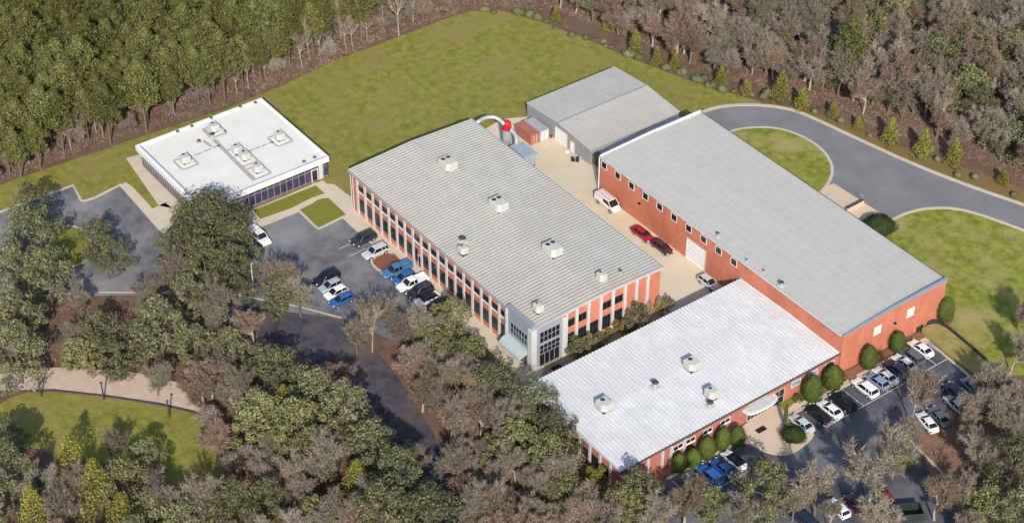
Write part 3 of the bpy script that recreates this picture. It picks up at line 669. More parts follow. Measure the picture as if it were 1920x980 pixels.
pallet_junk(1066, 287, 'small white load on a pallet by the shed door', M_white, .7)
pallet_junk(1078, 301, 'black machinery heap on the ground by the shed wall', M_black, 1.3)
pallet_junk(1088, 297, 'blue grey scrap heap near the shed corner', M_metal, .9)
pallet_junk(1047, 256, 'brown and dark load in front of the white shed door', M_rust, .7)
pallet_junk(1032, 258, 'brown sacks between the container and the shed', M_mulch2, .6)
pallet_junk(969, 252, 'blue barrels stacked between the duct and the red container', mat('barrel_blue', (.10, .17, .36), .5), .9)
# low wall with rail beside the loading apron
wa, wb = at(1588, 394, .6), at(1619, 378, .6); ww = empty('dock_wall', (wa.x, wa.y, 0), label='low dark topped retaining wall with railing crossing the loading apron', cat='wall')
k1 = MB(); d_ = wb - wa; ribbon(k1, [(0, 0), (d_.x, d_.y)], .3, 0, 1.0); k1.build('wall', M_conc2, ww)
k1 = MB(); ribbon(k1, [(0, 0), (d_.x, d_.y)], .36, 1.0, 1.06); k1.build('coping', M_dark, ww)
k1 = MB(); k1.tube((d_.x - 1, d_.y, 1.9), (d_.x, d_.y, 1.9), .03); [k1.tube((d_.x - j * .5, d_.y, 1.05), (d_.x - j * .5, d_.y, 1.9), .03) for j in range(3)]; k1.build('railing', M_metal, ww)
# retaining wall behind the grass bank, dark topped
kk = MB(); pts = P(chaik([(1719, 622), (1732, 609), (1750, 606), (1768, 612), (1800, 638), (1840, 672), (1875, 702)], 2)); ribbon(kk, pts, .35, 0, .85)
tag(kk.build('retaining_wall', mat('dark_wall', (.035, .035, .045), .8)), 'low dark curved wall along the grass bank right of the warehouse', 'wall')

# ------------------------------------------------------------------ vehicles
PAINT = {}
def paint(name, col):
    return mat('paint_' + name, col, .28, spec=.6)
VM = {}
def vbody(kind):
    if kind in VM: return VM[kind]
    K = dict(
        sedan=dict(L=4.75, W=1.82, st=[(-2.37, .45, .62, .70), (-2.28, .3, .98, .80), (-1.7, .26, 1.04, .88), (-.6, .25, 1.0, .91), (.9, .25, .97, .91), (1.7, .26, .88, .88), (2.2, .3, .74, .80), (2.37, .42, .58, .66)],
                   cab=[-1.95, -1.15, .35, 1.2, 1.0, 1.44, .82, .60]),
        hatch=dict(L=4.2, W=1.78, st=[(-2.1, .45, .75, .74), (-2.02, .3, 1.02, .82), (-1.4, .26, 1.04, .88), (-.4, .25, 1.0, .89), (.8, .25, .98, .88), (1.5, .26, .9, .86), (1.95, .3, .76, .78), (2.1, .42, .6, .66)],
                   cab=[-2.0, -1.55, .2, 1.1, 1.0, 1.5, .82, .62]),
        suv=dict(L=4.85, W=1.92, st=[(-2.42, .5, .9, .80), (-2.36, .36, 1.12, .88), (-1.6, .32, 1.14, .94), (-.4, .32, 1.12, .96), (.9, .32, 1.1, .95), (1.8, .34, 1.04, .92), (2.3, .38, .9, .85), (2.42, .48, .7, .74)],
                 cab=[-2.32, -1.95, .35, 1.15, 1.1, 1.74, .88, .70]),
        pickup=dict(L=5.7, W=1.98, st=[(-2.85, .55, .85, .86), (-2.8, .45, 1.08, .94), (-1.0, .4, 1.12, .98), (0, .4, 1.12, .98), (1.2, .4, 1.12, .97), (2.1, .42, 1.08, .94), (2.7, .45, .95, .88), (2.85, .55, .78, .78)],
                    cab=[-.75, -.55, .75, 1.5, 1.1, 1.84, .90, .70]),
        van=dict(L=5.6, W=2.0, st=[(-2.8, .5, 1.3, .92), (-2.76, .4, 1.35, .98), (-1.0, .36, 1.35, 1.0), (.6, .36, 1.3, 1.0), (1.6, .38, 1.2, .98), (2.2, .4, 1.08, .94), (2.7, .45, .92, .86), (2.8, .55, .75, .78)],
                 cab=[-2.74, -2.65, 1.1, 1.95, 1.25, 2.05, .94, .84]))[kind]
    b = MB()
    def ring(x, zb, zt, hw): return [(x, -hw * .9, zb), (x, hw * .9, zb), (x, hw, zb + (zt - zb) * .35), (x, hw, zt - .16), (x, hw * .93, zt - .05), (x, hw * .8, zt), (x, -hw * .8, zt), (x, -hw * .93, zt - .05), (x, -hw, zt - .16), (x, -hw, zb + (zt - zb) * .35)]
    b.loft([ring(*s) for s in K['st']])
    if kind == 'pickup':   # bed sides raise the rim round an open bed
        b.box(-2.78, -.85, -.97, -.86, 1.05, 1.32); b.box(-2.78, -.85, .86, .97, 1.05, 1.32); b.box(-2.82, -2.74, -.94, .94, 1.0, 1.32); b.box(-.85, -.78, -.94, .94, 1.05, 1.36)
    xb0, xt0, xt1, xb1, zb, zt, wb_, wt = K['cab']
    cabr = lambda z, x0, x1, w_, r: [(x0, -w_ + r, z), (x0, w_ - r, z), (x0 + r, w_, z), (x1 - r, w_, z), (x1, w_ - r, z), (x1, -w_ + r, z), (x1 - r, -w_, z), (x0 + r, -w_, z)]
    g = MB(); g.loft([cabr(zb - .08, xb0, xb1, wb_, .1), cabr(zt - .04, xt0, xt1, wt, .08)])
    r = MB(); r.loft([cabr(zt - .05, xt0 - .03, xt1 + .03, wt + .03, .08), cabr(zt, xt0 + .03, xt1 - .03, wt - .02, .1), cabr(zt + .04, xt0 + .2, xt1 - .2, wt - .18, .1)])
    for sy_ in (-1, 1):
        pil = [((xb0 + .05, zb - .02), (xt0, zt - .03)), ((xb1 - .05, zb - .02), (xt1, zt - .03)), ((( xt0 + xt1) / 2 - .05, zb - .02), ((xt0 + xt1) / 2 - .05, zt - .03))]
        if kind == 'suv': pil.append(((xt0 + .35, zb - .02), (xt0 + .5, zt - .03)))
        for (xa, za), (xc, zc) in pil:
            r.tube((xa, sy_ * (wb_ - .005), za), (xc, sy_ * (wt + .01), zc), .055, .045, 5)
    if kind == 'van': r.box(xt0 - .02, xt0 + 2.3, -wt - .09, wt + .09, zb - .02, zt - .2)
    hl = K['L'] / 2
    lights = {s: MB().box(hl - .22, hl - .03, s * .62 - .17, s * .62 + .17, .60 if kind in ('sedan', 'hatch') else .78, .72 if kind in ('sedan', 'hatch') else .92).mesh('headlight', mat('lamp_glass', (.7, .72, .74), .15)) for s in (-1, 1)}
    tails = {s: MB().box(-hl + .01, -hl + .16, s * .70 - .13, s * .70 + .13, .70, .90).mesh('tail_light', mat('tail_red', (.35, .02, .02), .3)) for s in (-1, 1)}
    wr = .33 if kind in ('sedan', 'hatch') else .39
    wh = MB(); wh.tube((0, -.11, 0), (0, .11, 0), wr, wr, 14)
    rim = MB(); rim.tube((0, -.13, 0), (0, .13, 0), wr * .58, wr * .58, 10)
    VM[kind] = dict(K=K, body=b, glass=g, roof=r, wheel=wh.mesh('wheel', M_black), rim=rim.mesh('rim', M_metal), wr=wr, lights=lights, tails=tails, cache={})
    return VM[kind]
def car(kind, colname, col, px_, py_, heading, label, name='parked_car', cat='car', group='parked cars', roofcol=None, z=.035, extra=None):
    """px, py: photo pixel of the middle of the vehicle at mid height; heading: world angle of the nose"""
    v = vbody(kind); q = at(px_, py_, .8); m = paint(colname, col)
    o = empty(name, (q.x, q.y, z), R(heading) + random.uniform(-.02, .02), label=label, cat=cat, group=group)
    key = colname
    if key not in v['cache']: v['cache'][key] = (v['body'].mesh('body', m),)
    rm = roofcol or m
    k2 = ('r', rm.name)
    if k2 not in v['cache']: v['cache'][k2] = v['roof'].mesh('roof', rm)
    if 'g' not in v['cache']: v['cache']['g'] = v['glass'].mesh('windows', M_glass)
    link('body', v['cache'][key][0], o); link('windows', v['cache']['g'], o); link('roof', v['cache'][k2], o)
    L_, W_2 = v['K']['L'], v['K']['W']
    for sx in (-.31, .32):
        for sy_ in (-1, 1):
            wo = link('wheel', v['wheel'], o, (sx * L_, sy_ * (W_2 / 2 - .08), v['wr'])); link('rim', v['rim'], wo)
    for s in (-1, 1): link('headlight', v['lights'][s], o); link('tail_light', v['tails'][s], o)
    if extra == 'rack':
        r_ = MB()
        for yy in (-.7, -.35, .35, .7): r_.tube((-2.6, yy, 2.25), (1.3, yy, 2.25), .035, .035, 5)
        for k in range(9): r_.tube((-2.5 + k * .45, -.75, 2.22), (-2.5 + k * .45, .75, 2.22), .03, .03, 4)
        r_.build('ladder_rack', mat('rack', (.40, .20, .17), .5), o)
    return o
WHT, SIL, BLK, DGR, BLU, RED = (.78, .78, .77), (.50, .51, .52), (.012, .013, .018), (.06, .065, .085), (.02, .11, .36), (.36, .012, .03)
# front row along the kerb, noses to the building
car('sedan', 'white', WHT, 1727, 652, 180, 'white sedan at the top end of the front row, beside the grass bank')
car('suv', 'slate', (.11, .12, .14), 1708, 666, 180, 'slate grey car between two white sedans near the top end of the front row')
car('sedan', 'white', WHT, 1696, 679, 180, 'white sedan parked between two dark grey vehicles in the front row')
car('suv', 'navygrey', (.045, .05, .08), 1681, 691, 180, 'dark blue grey estate car in the front row between two white sedans')
car('sedan', 'white', WHT, 1660, 703, 180, 'white sedan between the dark estate car and the small pale blue car')
car('hatch', 'paleblue', (.22, .28, .40), 1645, 713, 180, 'small pale blue hatchback squeezed between white cars in the front row')
car('suv', 'white', WHT, 1622, 726, 180, 'white sport utility car next to the empty bay of the front row')
car('suv', 'black', BLK, 1581, 753, 180, 'black sport utility car beside the empty bay of the front row')
car('sedan', 'white', WHT, 1557, 766, 180, 'white sedan between the two black cars in front of the oval shrubs')
car('sedan', 'black', BLK, 1533, 774, 180, 'black sedan beside the hatched access aisle')
car('sedan', 'silver', SIL, 1503, 792, 180, 'silver sedan next to the entrance pad and the hatched aisle')
car('sedan', 'white', WHT, 1377, 861, 180, 'white car with black roof beside the two blue cars', roofcol=M_black)
car('sedan', 'blue', (.025, .09, .30), 1356, 876, 180, 'smaller blue sedan between the white car and the big blue one')
car('suv', 'brightblue', (.025, .11, .34), 1331, 889, 180, 'bright blue sport utility car at the near end of the front row')
# lower right
car('suv', 'navy', (.02, .03, .07), 1508, 972, 180, 'dark navy car cut by the lower edge below the leafy tree', group='parked cars')
car('hatch', 'white', WHT, 1572, 951, 172, 'white hatchback in the lowest row beside a maroon car')
car('sedan', 'maroon', (.13, .015, .03), 1606, 944, 168, 'maroon sedan in the lowest row next to the white hatchback')
car('hatch', 'darkred', (.16, .015, .012), 1660, 930, 160, 'dark red car half hidden behind the green slatted skip')
car('sedan', 'white', WHT, 1739, 790, 165, 'white sedan on its own by the bare trees, right of the drive')
car('sedan', 'slate', (.11, .12, .14), 1760, 779, 165, 'dark grey sedan tucked behind the lone white sedan')
car('sedan', 'silver', SIL, 1793, 757, 170, 'silver sedan at the end of the bays below the grass bank')
car('sedan', 'white', WHT, 1806, 742, 170, 'white sedan between the silver one and a pale blue car under bare trees')
car('suv', 'navygrey', (.045, .05, .08), 1790, 735, 170, 'dark car behind the white sedan below the grass bank')
car('hatch', 'paleblue', (.22, .28, .40), 1822, 722, 170, 'pale blue hatchback under the bare trees below the grass bank')
# row beside the office building
car('suv', 'ink', (.03, .035, .055), 681, 447, 270, 'dark blue people carrier at the far end beside the walk')
car('suv', 'silver', SIL, 704, 471, 270, 'silver estate car beside the square of red mulch')
car('pickup', 'midblue', (.06, .17, .32), 744, 505, 270, 'light blue pickup next to the mulch island')
car('hatch', 'brightblue', (.025, .11, .34), 757, 519, 270, 'bright blue hatchback beside the light blue pickup')
car('pickup', 'white', WHT, 773, 530, 270, 'white pickup between the blue hatchback and a black car')
car('suv', 'charcoal', (.035, .035, .055), 787, 545, 270, 'charcoal sport utility car beside the white pickup')
car('sedan', 'white', WHT, 801, 559, 270, 'white sedan with black roof between two dark cars beside the office', roofcol=M_black)
car('sedan', 'black', BLK, 822, 570, 270, 'black sedan at the near end of the row, half under the trees')
# island row left
car('suv', 'black', BLK, 612, 521, 270, 'black sport utility car at the head of the left group of four')
car('hatch', 'greyblue', (.36, .40, .45), 620, 534, 270, 'grey hatchback second in the left group of four')
car('hatch', 'white', WHT, 630, 547, 270, 'white hatchback beside the bright blue car in the left group of four')
car('hatch', 'brightblue', (.025, .11, .34), 640, 561, 270, 'bright blue hatchback at the near end of the left group of four')
car('pickup', 'white', WHT, 486, 442, 0, 'white pickup alone beside the big round tree', name='pickup_truck', cat='pickup')
# yard
car('van', 'white', WHT, 1140, 380, 0, 'white van with a ladder rack by the brick warehouse wall', name='work_van', cat='van', extra='rack')
car('sedan', 'red', RED, 1205, 437, 0, 'red sedan parked along the warehouse wall')
car('sedan', 'plum', (.07, .025, .035), 1241, 461, 0, 'dark plum sedan parked behind the red one')
car('hatch', 'silver', SIL, 1329, 528, 0, 'silver hatchback in the shade by the white roofed wing')
# green slatted skip lower right
sk = at(1700, 962, .8); S_ = empty('waste_skip', (sk.x, sk.y, .03), R(60), label='dark green slatted waste skip at the lower right', cat='skip')
mg = mat('skip_green', (.02, .035, .03), .6)
b_ = MB(); b_.box(-2.2, 2.2, -1.2, -1.1, 0, 1.7); b_.box(-2.2, 2.2, 1.1, 1.2, 0, 1.7); b_.box(-2.2, -2.1, -1.1, 1.1, 0, 1.7); b_.box(2.1, 2.2, -1.1, 1.1, 0, 1.7); b_.box(-2.1, 2.1, -1.1, 1.1, .02, .3); b_.build('box', mg, S_)
b_ = MB(); [b_.box(-2.1 + k * .5, -2.0 + k * .5, s * 1.2 - .05, s * 1.2 + .05, .05, 1.65) for k in range(9) for s in (-1, 1)]; b_.box(-2.25, 2.25, -1.26, -1.24, 1.5, 1.7); b_.box(-2.25, 2.25, 1.24, 1.26, 1.5, 1.7); b_.build('slats', M_dark, S_)
# posts
def lamp_post(x, y, h, label):
    o = empty('lamp_post', at2(x, y), label=label, cat='lamp post')
    MB().tube((0, 0, 0), (0, 0, h), .09, .06, 8).build('pole', M_white, o)
    MB().box(-.1, .9, -.15, .15, h - .02, h + .12).build('lamp_head', M_metal, o); MB().tube((0, 0, 0), (0, 0, .5), .22, .22, 10).build('base', M_conc, o)
lamp_post(476, 546, 6.0, 'slim white lamp post standing among the trees of the left car park')

for x, y, lab in ((78, 742, 'added shadow casting post nearest the left edge beside the curved path'), (195, 748, 'added shadow casting post beside the middle of the curved path'), (318, 782, 'added shadow casting post near the right end of the curved path')):  # made-up posts, added only to cast the dark shadow stripes over the path
    o = empty('path_shadow_post', at2(x, y), label=lab, cat='post', group='added shadow casting posts along the curved path')
    MB().tube((0, 0, 0), (0, 0, 3.4), .15, .11, 8).build('shaft', M_dark, o); MB().tube((0, 0, 3.4), (0, 0, 3.6), .26, .1, 8).build('cap', M_dark, o)
# entrance furniture
o = empty('doormat', (at(1427, 805).x, at(1427, 805).y, .06), label='black rectangular mat on the entrance pad', cat='mat')
mm_ = MB(); mm_.loft([[(-.5, -.9, 0), (.5, -.9, 0), (.5, .9, 0), (-.5, .9, 0)], [(-.46, -.86, .04), (.46, -.86, .04), (.46, .86, .04), (-.46, .86, .04)]]); mm_.build('mat', M_black, o)
q = at(1028 + 10, 690); o = empty('doormat', (26.2, -10.6, .06), label='dark mat in front of the corner entrance doors', cat='mat')
mm_ = MB(); mm_.loft([[(-.5, -.9, 0), (.5, -.9, 0), (.5, .9, 0), (-.5, .9, 0)], [(-.46, -.86, .04), (.46, -.86, .04), (.46, .86, .04), (-.46, .86, .04)]]); mm_.build('mat', M_black, o)

# ------------------------------------------------------------------ vegetation meshes
def rvec(rng):
    while True:
        v = Vector((rng.uniform(-1, 1), rng.uniform(-1, 1), rng.uniform(-1, 1)))
        if .05 < v.length < 1: return v.normalized()
def leafquad(mb, p, n, s, rng, asp=1.0):
    u = n.orthogonal().normalized(); a = rng.uniform(0, 6.28); u = (Matrix.Rotation(a, 3, n) @ u); v = n.cross(u)
    o = len(mb.v)
    mb.v += [tuple(p + u * s), tuple(p + v * s * asp), tuple(p - u * s), tuple(p - v * s * asp)]; mb.f.append((o, o + 1, o + 2, o + 3))
def clump(mb, c, r, cnt, s, rng, flat=.75):
    for _ in range(cnt):
        d = rvec(rng); rr = r * rng.uniform(.45, 1.0) ** .5
        p = c + Vector((d.x * rr, d.y * rr, d.z * rr * flat))
        n = (d + rvec(rng) * .8).normalized()
        leafquad(mb, p, n, s * rng.uniform(.6, 1.4), rng, rng.uniform(.35, .8))
def trunk_mesh(h, r, rng, limbs, m, crown0=.4):
    mb = MB(); pts = [Vector((0, 0, 0))]; n = 6
    for i in range(1, n + 1): pts.append(Vector((rng.uniform(-.15, .15) * i * .4, rng.uniform(-.15, .15) * i * .4, h * i / n)))
    for i in range(n): mb.tube(pts[i], pts[i + 1], r * (1 - i / n * .85), r * (1 - (i + 1) / n * .85), 7, cap=False)
    for _ in range(limbs):
        t = rng.uniform(crown0, .95); i = min(n - 1, int(t * n)); b = pts[i].lerp(pts[i + 1], t * n - i); a = rng.uniform(0, 6.28)
        l = h * .28 * (1.15 - t) + .5; e = b + Vector((math.cos(a) * l, math.sin(a) * l, l * .35)); mb.tube(b, e, r * .3 * (1.1 - t) + .03, .02, 4, cap=False)
    return mb.mesh('trunk', m)
def make_pine(seed, h, rad, m):
    rng = random.Random(seed); mb = MB()
    n = int(34 + rad * 6)
    for i in range(n):
        t = (i + .5) / n; z = h * (.42 + .56 * t); prof = math.sin(min(1, (t * .92 + .16)) * math.pi) ** .7
        a = i * 2.4 + rng.uniform(-.5, .5); q = rad * prof * rng.uniform(.35, 1.0)
        clump(mb, Vector((math.cos(a) * q, math.sin(a) * q, z)), rad * rng.uniform(.22, .40), 85, .20, rng, .7)
    clump(mb, Vector((0, 0, h * .97)), rad * .3, 60, .2, rng, 1.1)
    return mb.mesh('crown', m), trunk_mesh(h * .95, .22, rng, 12, M_bark)
def make_evergreen(seed, h, rad, m, leaf=.2, low=.12, dens=.8):
    """broad evergreen, foliage nearly to the ground"""
    rng = random.Random(seed); mb = MB(); n = int((46 + rad * 6) * dens)
    for i in range(n):
        t = (i + .5) / n; z = h * (low + (.98 - low) * t); prof = math.sin(min(1, t * .80 + .2) * math.pi) ** .55
        a = i * 2.4 + rng.uniform(-.6, .6); q = rad * prof * rng.uniform(.4, 1.12)
        clump(mb, Vector((math.cos(a) * q, math.sin(a) * q, z + rng.uniform(-.5, .5))), rad * rng.uniform(.14, .32), 95, leaf, rng, .85)
    return mb.mesh('crown', m), trunk_mesh(h * .9, .24, rng, 12, M_bark, .2)
def make_cone(seed, h, rad, m, leaf=.13):
    rng = random.Random(seed); mb = MB(); n = 46
    for i in range(n):
        t = (i + .5) / n; a = i * 2.4; q = rad * (1 - t) ** .8 * rng.uniform(.45, 1.0)
        clump(mb, Vector((math.cos(a) * q, math.sin(a) * q, h * (.06 + .9 * t))), rad * (.42 - .25 * t), 48, leaf, rng, 1.0)
    return mb.mesh('crown', m), trunk_mesh(h * .9, .1, rng, 4, M_bark, .2)
def make_bare(seed, h, rad, mt, mtw, twigs=3000, ivy=None):
    rng = random.Random(seed); tr = MB(); tw = MB(); tips = []
    def grow(p, d, l, r, lev):
        segs = 3; q = p
        for i in range(segs):
            d2 = (d + rvec(rng) * .18 + Vector((0, 0, .05))).normalized(); e = q + d2 * (l / segs)
            tr.tube(q, e, r * (1 - i / segs * .45), r * (1 - (i + 1) / segs * .45), 6 if lev < 1 else (4 if lev < 2 else 3), cap=False)
            if lev < 3:
                for _ in range(3 if lev == 0 else 2):
                    if lev == 0 and i == 0: continue
                    b = (d2 + rvec(rng) * .85); b.z = abs(b.z) * .7 + .12; b.normalize()
                    grow(e, b, l * rng.uniform(.45, .68), r * .52, lev + 1)
            if lev >= 2: tips.append((e, d2, l))
            q = e; d = d2
        if lev < 3: grow(q, (d + rvec(rng) * .3).normalized(), l * .6, r * .5, lev + 1)
    grow(Vector((0, 0, 0)), Vector((0, 0, 1)), h * .56, .24 + h * .010, 0)
    rm = max(math.hypot(t[0].x, t[0].y) for t in tips); zm = max(t[0].z for t in tips)
    sx, sz = rad / rm, h / zm / 1.02
    per = max(1, twigs // len(tips))
    for e, d, l in tips:
        for _ in range(per + (rng.random() < .5)):
            dd = (d + rvec(rng) * 1.0); dd.z = dd.z * .8 + .15; dd.normalize(); ll = rng.uniform(.5, 1.3); s = e + rvec(rng) * .15
            u = dd.orthogonal().normalized(); u = Matrix.Rotation(rng.uniform(0, 6.28), 3, dd) @ u
            wd = rng.uniform(.025, .06); o = len(tw.v)
            md = s + dd * ll * .5 + rvec(rng) * .08
            tw.v += [tuple(s + u * wd), tuple(s - u * wd), tuple(md - u * wd * .8), tuple(md + u * wd * .8), tuple(md + dd * ll * .5 + rvec(rng) * .12)]
            tw.f += [(o, o + 1, o + 2, o + 3), (o + 3, o + 2, o + 4)]
    for mb in (tr, tw): mb.v = [(x * sx, y * sx, z * sz) for x, y, z in mb.v]
    cr = None
    if ivy:
        mi_ = MB()
        for k in range(22):
            e = rng.choice(tips)[0]; c_ = Vector((e.x * sx * .8, e.y * sx * .8, e.z * sz * rng.uniform(.55, .95))); clump(mi_, c_, rad * .2, 60, .17, rng)
        cr = mi_.mesh('foliage', ivy)
    return tw.mesh('crown', mtw), tr.mesh('trunk', mt), cr
def make_round(seed, h, rad, m, leaf=.07, n=2600, top=.9):
    """clipped shrub: leaves over a dense egg"""
    rng = random.Random(seed); mb = MB(); N, K = 12, 8
    prof = lambda t: math.sin(math.pi * min(1, max(0, t * .86 + .12))) ** .62
    rings = [[(math.cos(2 * math.pi * j / N) * rad * .9 * prof(k / K), math.sin(2 * math.pi * j / N) * rad * .9 * prof(k / K), h * (.04 + .93 * k / K)) for j in range(N)] for k in range(K + 1)]
    mb.loft(rings)
    for _ in range(n):
        t = rng.random(); a = rng.uniform(0, 6.28); r = rad * prof(t) * rng.uniform(.86, 1.1) * (1 + .08 * math.sin(a * 3 + t * 5 + seed) + .04 * math.sin(a * 7 - t * 11))
        nrm = Vector((math.cos(a), math.sin(a), (t - .5) * 1.6)).normalized()
        leafquad(mb, Vector((math.cos(a) * r, math.sin(a) * r, h * (.03 + .95 * t))), (nrm + rvec(rng) * .6).normalized(), leaf * rng.uniform(.7, 1.5), rng, .6)
    return mb.mesh('crown', m), MB().tube((0, 0, 0), (0, 0, h * .3), .1, .08, 6).mesh('stem', M_bark)

G_pine = mat('pine_needles', (.075, .088, .028), .8, (.175, .168, .055), .7, 3, obj_rand=.28, isl_rand=.35, spec=.15)
G_dark = mat('evergreen_leaves', (.09, .10, .052), .8, (.20, .195, .10), .45, 3, obj_rand=.28, isl_rand=.4, spec=.15)
G_lite = mat('light_leaves', (.125, .135, .055), .8, (.25, .24, .11), .5, 3, obj_rand=.22, isl_rand=.35, spec=.15)
G_yel = mat('yellow_needles', (.15, .15, .03), .8, (.25, .23, .055), .6, 3, obj_rand=.2, isl_rand=.35, spec=.15)
G_shr = mat('shrub_leaves', (.06, .085, .018), .8, (.11, .135, .03), .9, 3, obj_rand=.18, isl_rand=.3, spec=.15)
G_shr2 = mat('shrub_leaves_dark', (.022, .042, .014), .8, (.05, .075, .022), .9, 3, obj_rand=.15, isl_rand=.3, spec=.15)
T_grey = mat('twigs_grey', (.20, .165, .13), .9, (.30, .252, .20), .4, 3, obj_rand=.25, isl_rand=.3, spec=.1)
T_brown = mat('twigs_brown', (.19, .138, .10), .9, (.27, .20, .145), .4, 3, obj_rand=.25, isl_rand=.3, spec=.1)

PINES = [make_pine(100 + i, h, r, G_pine) for i, (h, r) in enumerate(((15, 3.4), (16, 3.8), (14, 3.1), (17, 3.6), (15.5, 4.0)))]
EVER = [make_evergreen(200 + i, h, r, G_dark) for i, (h, r) in enumerate(((11, 4.6), (12, 5.2), (9.5, 4.2), (13, 4.4)))]
BIG = [make_evergreen(250, 12.5, 7.3, G_dark, .21, .10, 1.9)]
LITE = [make_evergreen(230 + i, h, r, G_lite) for i, (h, r) in enumerate(((10, 4.4), (8.5, 4.0), (11, 4.8)))]
YELL = [make_cone(260 + i, h, r, G_yel, .18) for i, (h, r) in enumerate(((12, 4.2), (10, 3.6)))]
CONE = [make_cone(280 + i, h, r, G_yel) for i, (h, r) in enumerate(((5.2, 1.7), (4.4, 1.5), (6.0, 1.8)))]
BARE = [make_bare(300 + i, h, r, M_bark if i == 1 else M_barkpale, T_grey if i % 3 else T_brown, 6500) for i, (h, r) in enumerate(((11, 4.8), (10, 4.4), (12, 5.0), (9.5, 4.6), (10.5, 4.2)))]
SCRUB = [make_bare(370 + i, h, r, M_bark, T_brown if i % 2 else T_grey, 5200) for i, (h, r) in enumerate(((6, 3.6), (7, 4.0), (5, 3.2)))]
BARG = [make_bare(330 + i, h, r, M_bark, T_grey, 5200, ivy=G_dark if i else G_lite) for i, (h, r) in enumerate(((11, 4.4), (12, 4.8)))]
TALL = [make_bare(350 + i, h, r, M_barkpale, T_brown, 1500) for i, (h, r) in enumerate(((12, 2.4), (11, 2.8), (13, 2.2)))]
EGG = make_round(400, 4.6, 1.55, G_shr); EGGS = [EGG, make_round(403, 4.4, 1.6, G_shr, .09, 2800), make_round(404, 4.7, 1.5, G_shr, .08, 2200)]; DOME = make_round(401, 3.2, 3.0, G_shr2, .1, 4200); TUFT = [make_round(410 + i, 1.3, 1.0, G_dark, .1, 700) for i in range(3)]
SHRUB = [make_evergreen(420 + i, 2.2, 1.5, m, .1, .05, .35) for i, m in enumerate((G_dark, G_shr, G_yel))]
KIND = dict(pine=(PINES, 'pine_tree', 'pine tree'), ever=(EVER, 'evergreen_tree', 'evergreen tree'), big=(BIG, 'evergreen_tree', 'evergreen tree'), lite=(LITE, 'evergreen_tree', 'evergreen tree'), yell=(YELL, 'conifer_tree', 'conifer'),
            cone=(CONE, 'conifer_tree', 'conifer'), bare=(BARE, 'bare_tree', 'bare tree'), barg=(BARG, 'ivy_clad_tree', 'bare tree'), tall=(TALL, 'slim_tree', 'slim tree'), scrub=(SCRUB, 'scrub_tree', 'scrub tree'))
COUNT = {}
def plant(kind, x, y, label, group=None, s=1.0, var=None, sz=None):
    lst, nm, cat = KIND[kind]; t = lst[random.randrange(len(lst)) if var is None else var]
    o = empty(nm, (x, y, 0), random.uniform(0, 6.28), label=label, cat=cat, group=group)
    o.scale = (s, s, sz or s * random.uniform(.93, 1.08))
    link('crown', t[0], o); link('trunk', t[1], o)
    if len(t) > 2 and t[2]: link('foliage', t[2], o)
    COUNT[label] = COUNT.get(label, 0) + 1
    return o
def inside(p, poly):
    x, y = p; c_ = False; j = len(poly) - 1
    for i in range(len(poly)):
        if (poly[i][1] > y) != (poly[j][1] > y) and x < (poly[j][0] - poly[i][0]) * (y - poly[i][1]) / (poly[j][1] - poly[i][1] + 1e-9) + poly[i][0]: c_ = not c_
        j = i
    return c_
def seen(x, y, h):
    """rough test: could the photograph show anything of a tree standing here?"""
    for z in (0, h):
        d = Vector((x, y, z)) - CAM; k = d.dot(FW); u, v = 960 + FPX * d.dot(RT) / k, 490 - FPX * d.dot(UP) / k
        if z == 0: v0 = v
    return -50 < u < 1970 and v < 985 and v0 > -5
PLACED = []
def free(x, y, d): return all((x - a) ** 2 + (y - b) ** 2 > (d + 0) ** 2 for a, b in PLACED)
def woods(poly_px, z, step, picks, label_of, s=(.85, 1.15), jit=.38, mind=0):
    poly = P(poly_px, z); xs = [p[0] for p in poly]; ys = [p[1] for p in poly]; x = min(xs); row = 0
    while x < max(xs):
        y = min(ys) + (row % 2) * step / 2
        while y < max(ys):
            px_, py_ = x + random.uniform(-jit, jit) * step, y + random.uniform(-jit, jit) * step
            if inside((px_, py_), poly) and free(px_, py_, mind) and seen(px_, py_, 14):
                k = random.choices([q[0] for q in picks], [q[1] for q in picks])[0]
                lab, grp = label_of[k]; plant(k, px_, py_, lab, grp, random.uniform(*s)); 
            y += step
        x += step * .87; row += 1

# ---- upper left pine wood: ground footprint of the wood edge
woods([(-90, 300), (0, 318), (200, 246), (400, 176), (560, 110), (690, 42), (760, -60), (760, -230), (-120, -230)], 3.5, 4.4, [('pine', 1)],
      {'pine': ('tall olive green pine, one of many packed in the upper left wood', 'pines of the upper left wood')}, (.62, .98))
# bare fringe along the wood's edge
woods([(-60, 355), (0, 334), (200, 262), (300, 232), (450, 180), (560, 136), (620, 108), (740, 60), (830, 28), (850, 0), (700, 22), (560, 92), (400, 156), (200, 222), (0, 290), (-60, 300)], 0, 3.5, [('tall', 3), ('scrub', 2)],
      {'tall': ('slim bare tree on the reddish edge of the upper left pine wood', 'slim bare trees along the lawn edge'), 'scrub': ('low brown scrub tree on the reddish edge of the upper left pine wood', 'low scrub along the pine wood edge')}, (.5, .8), .45)
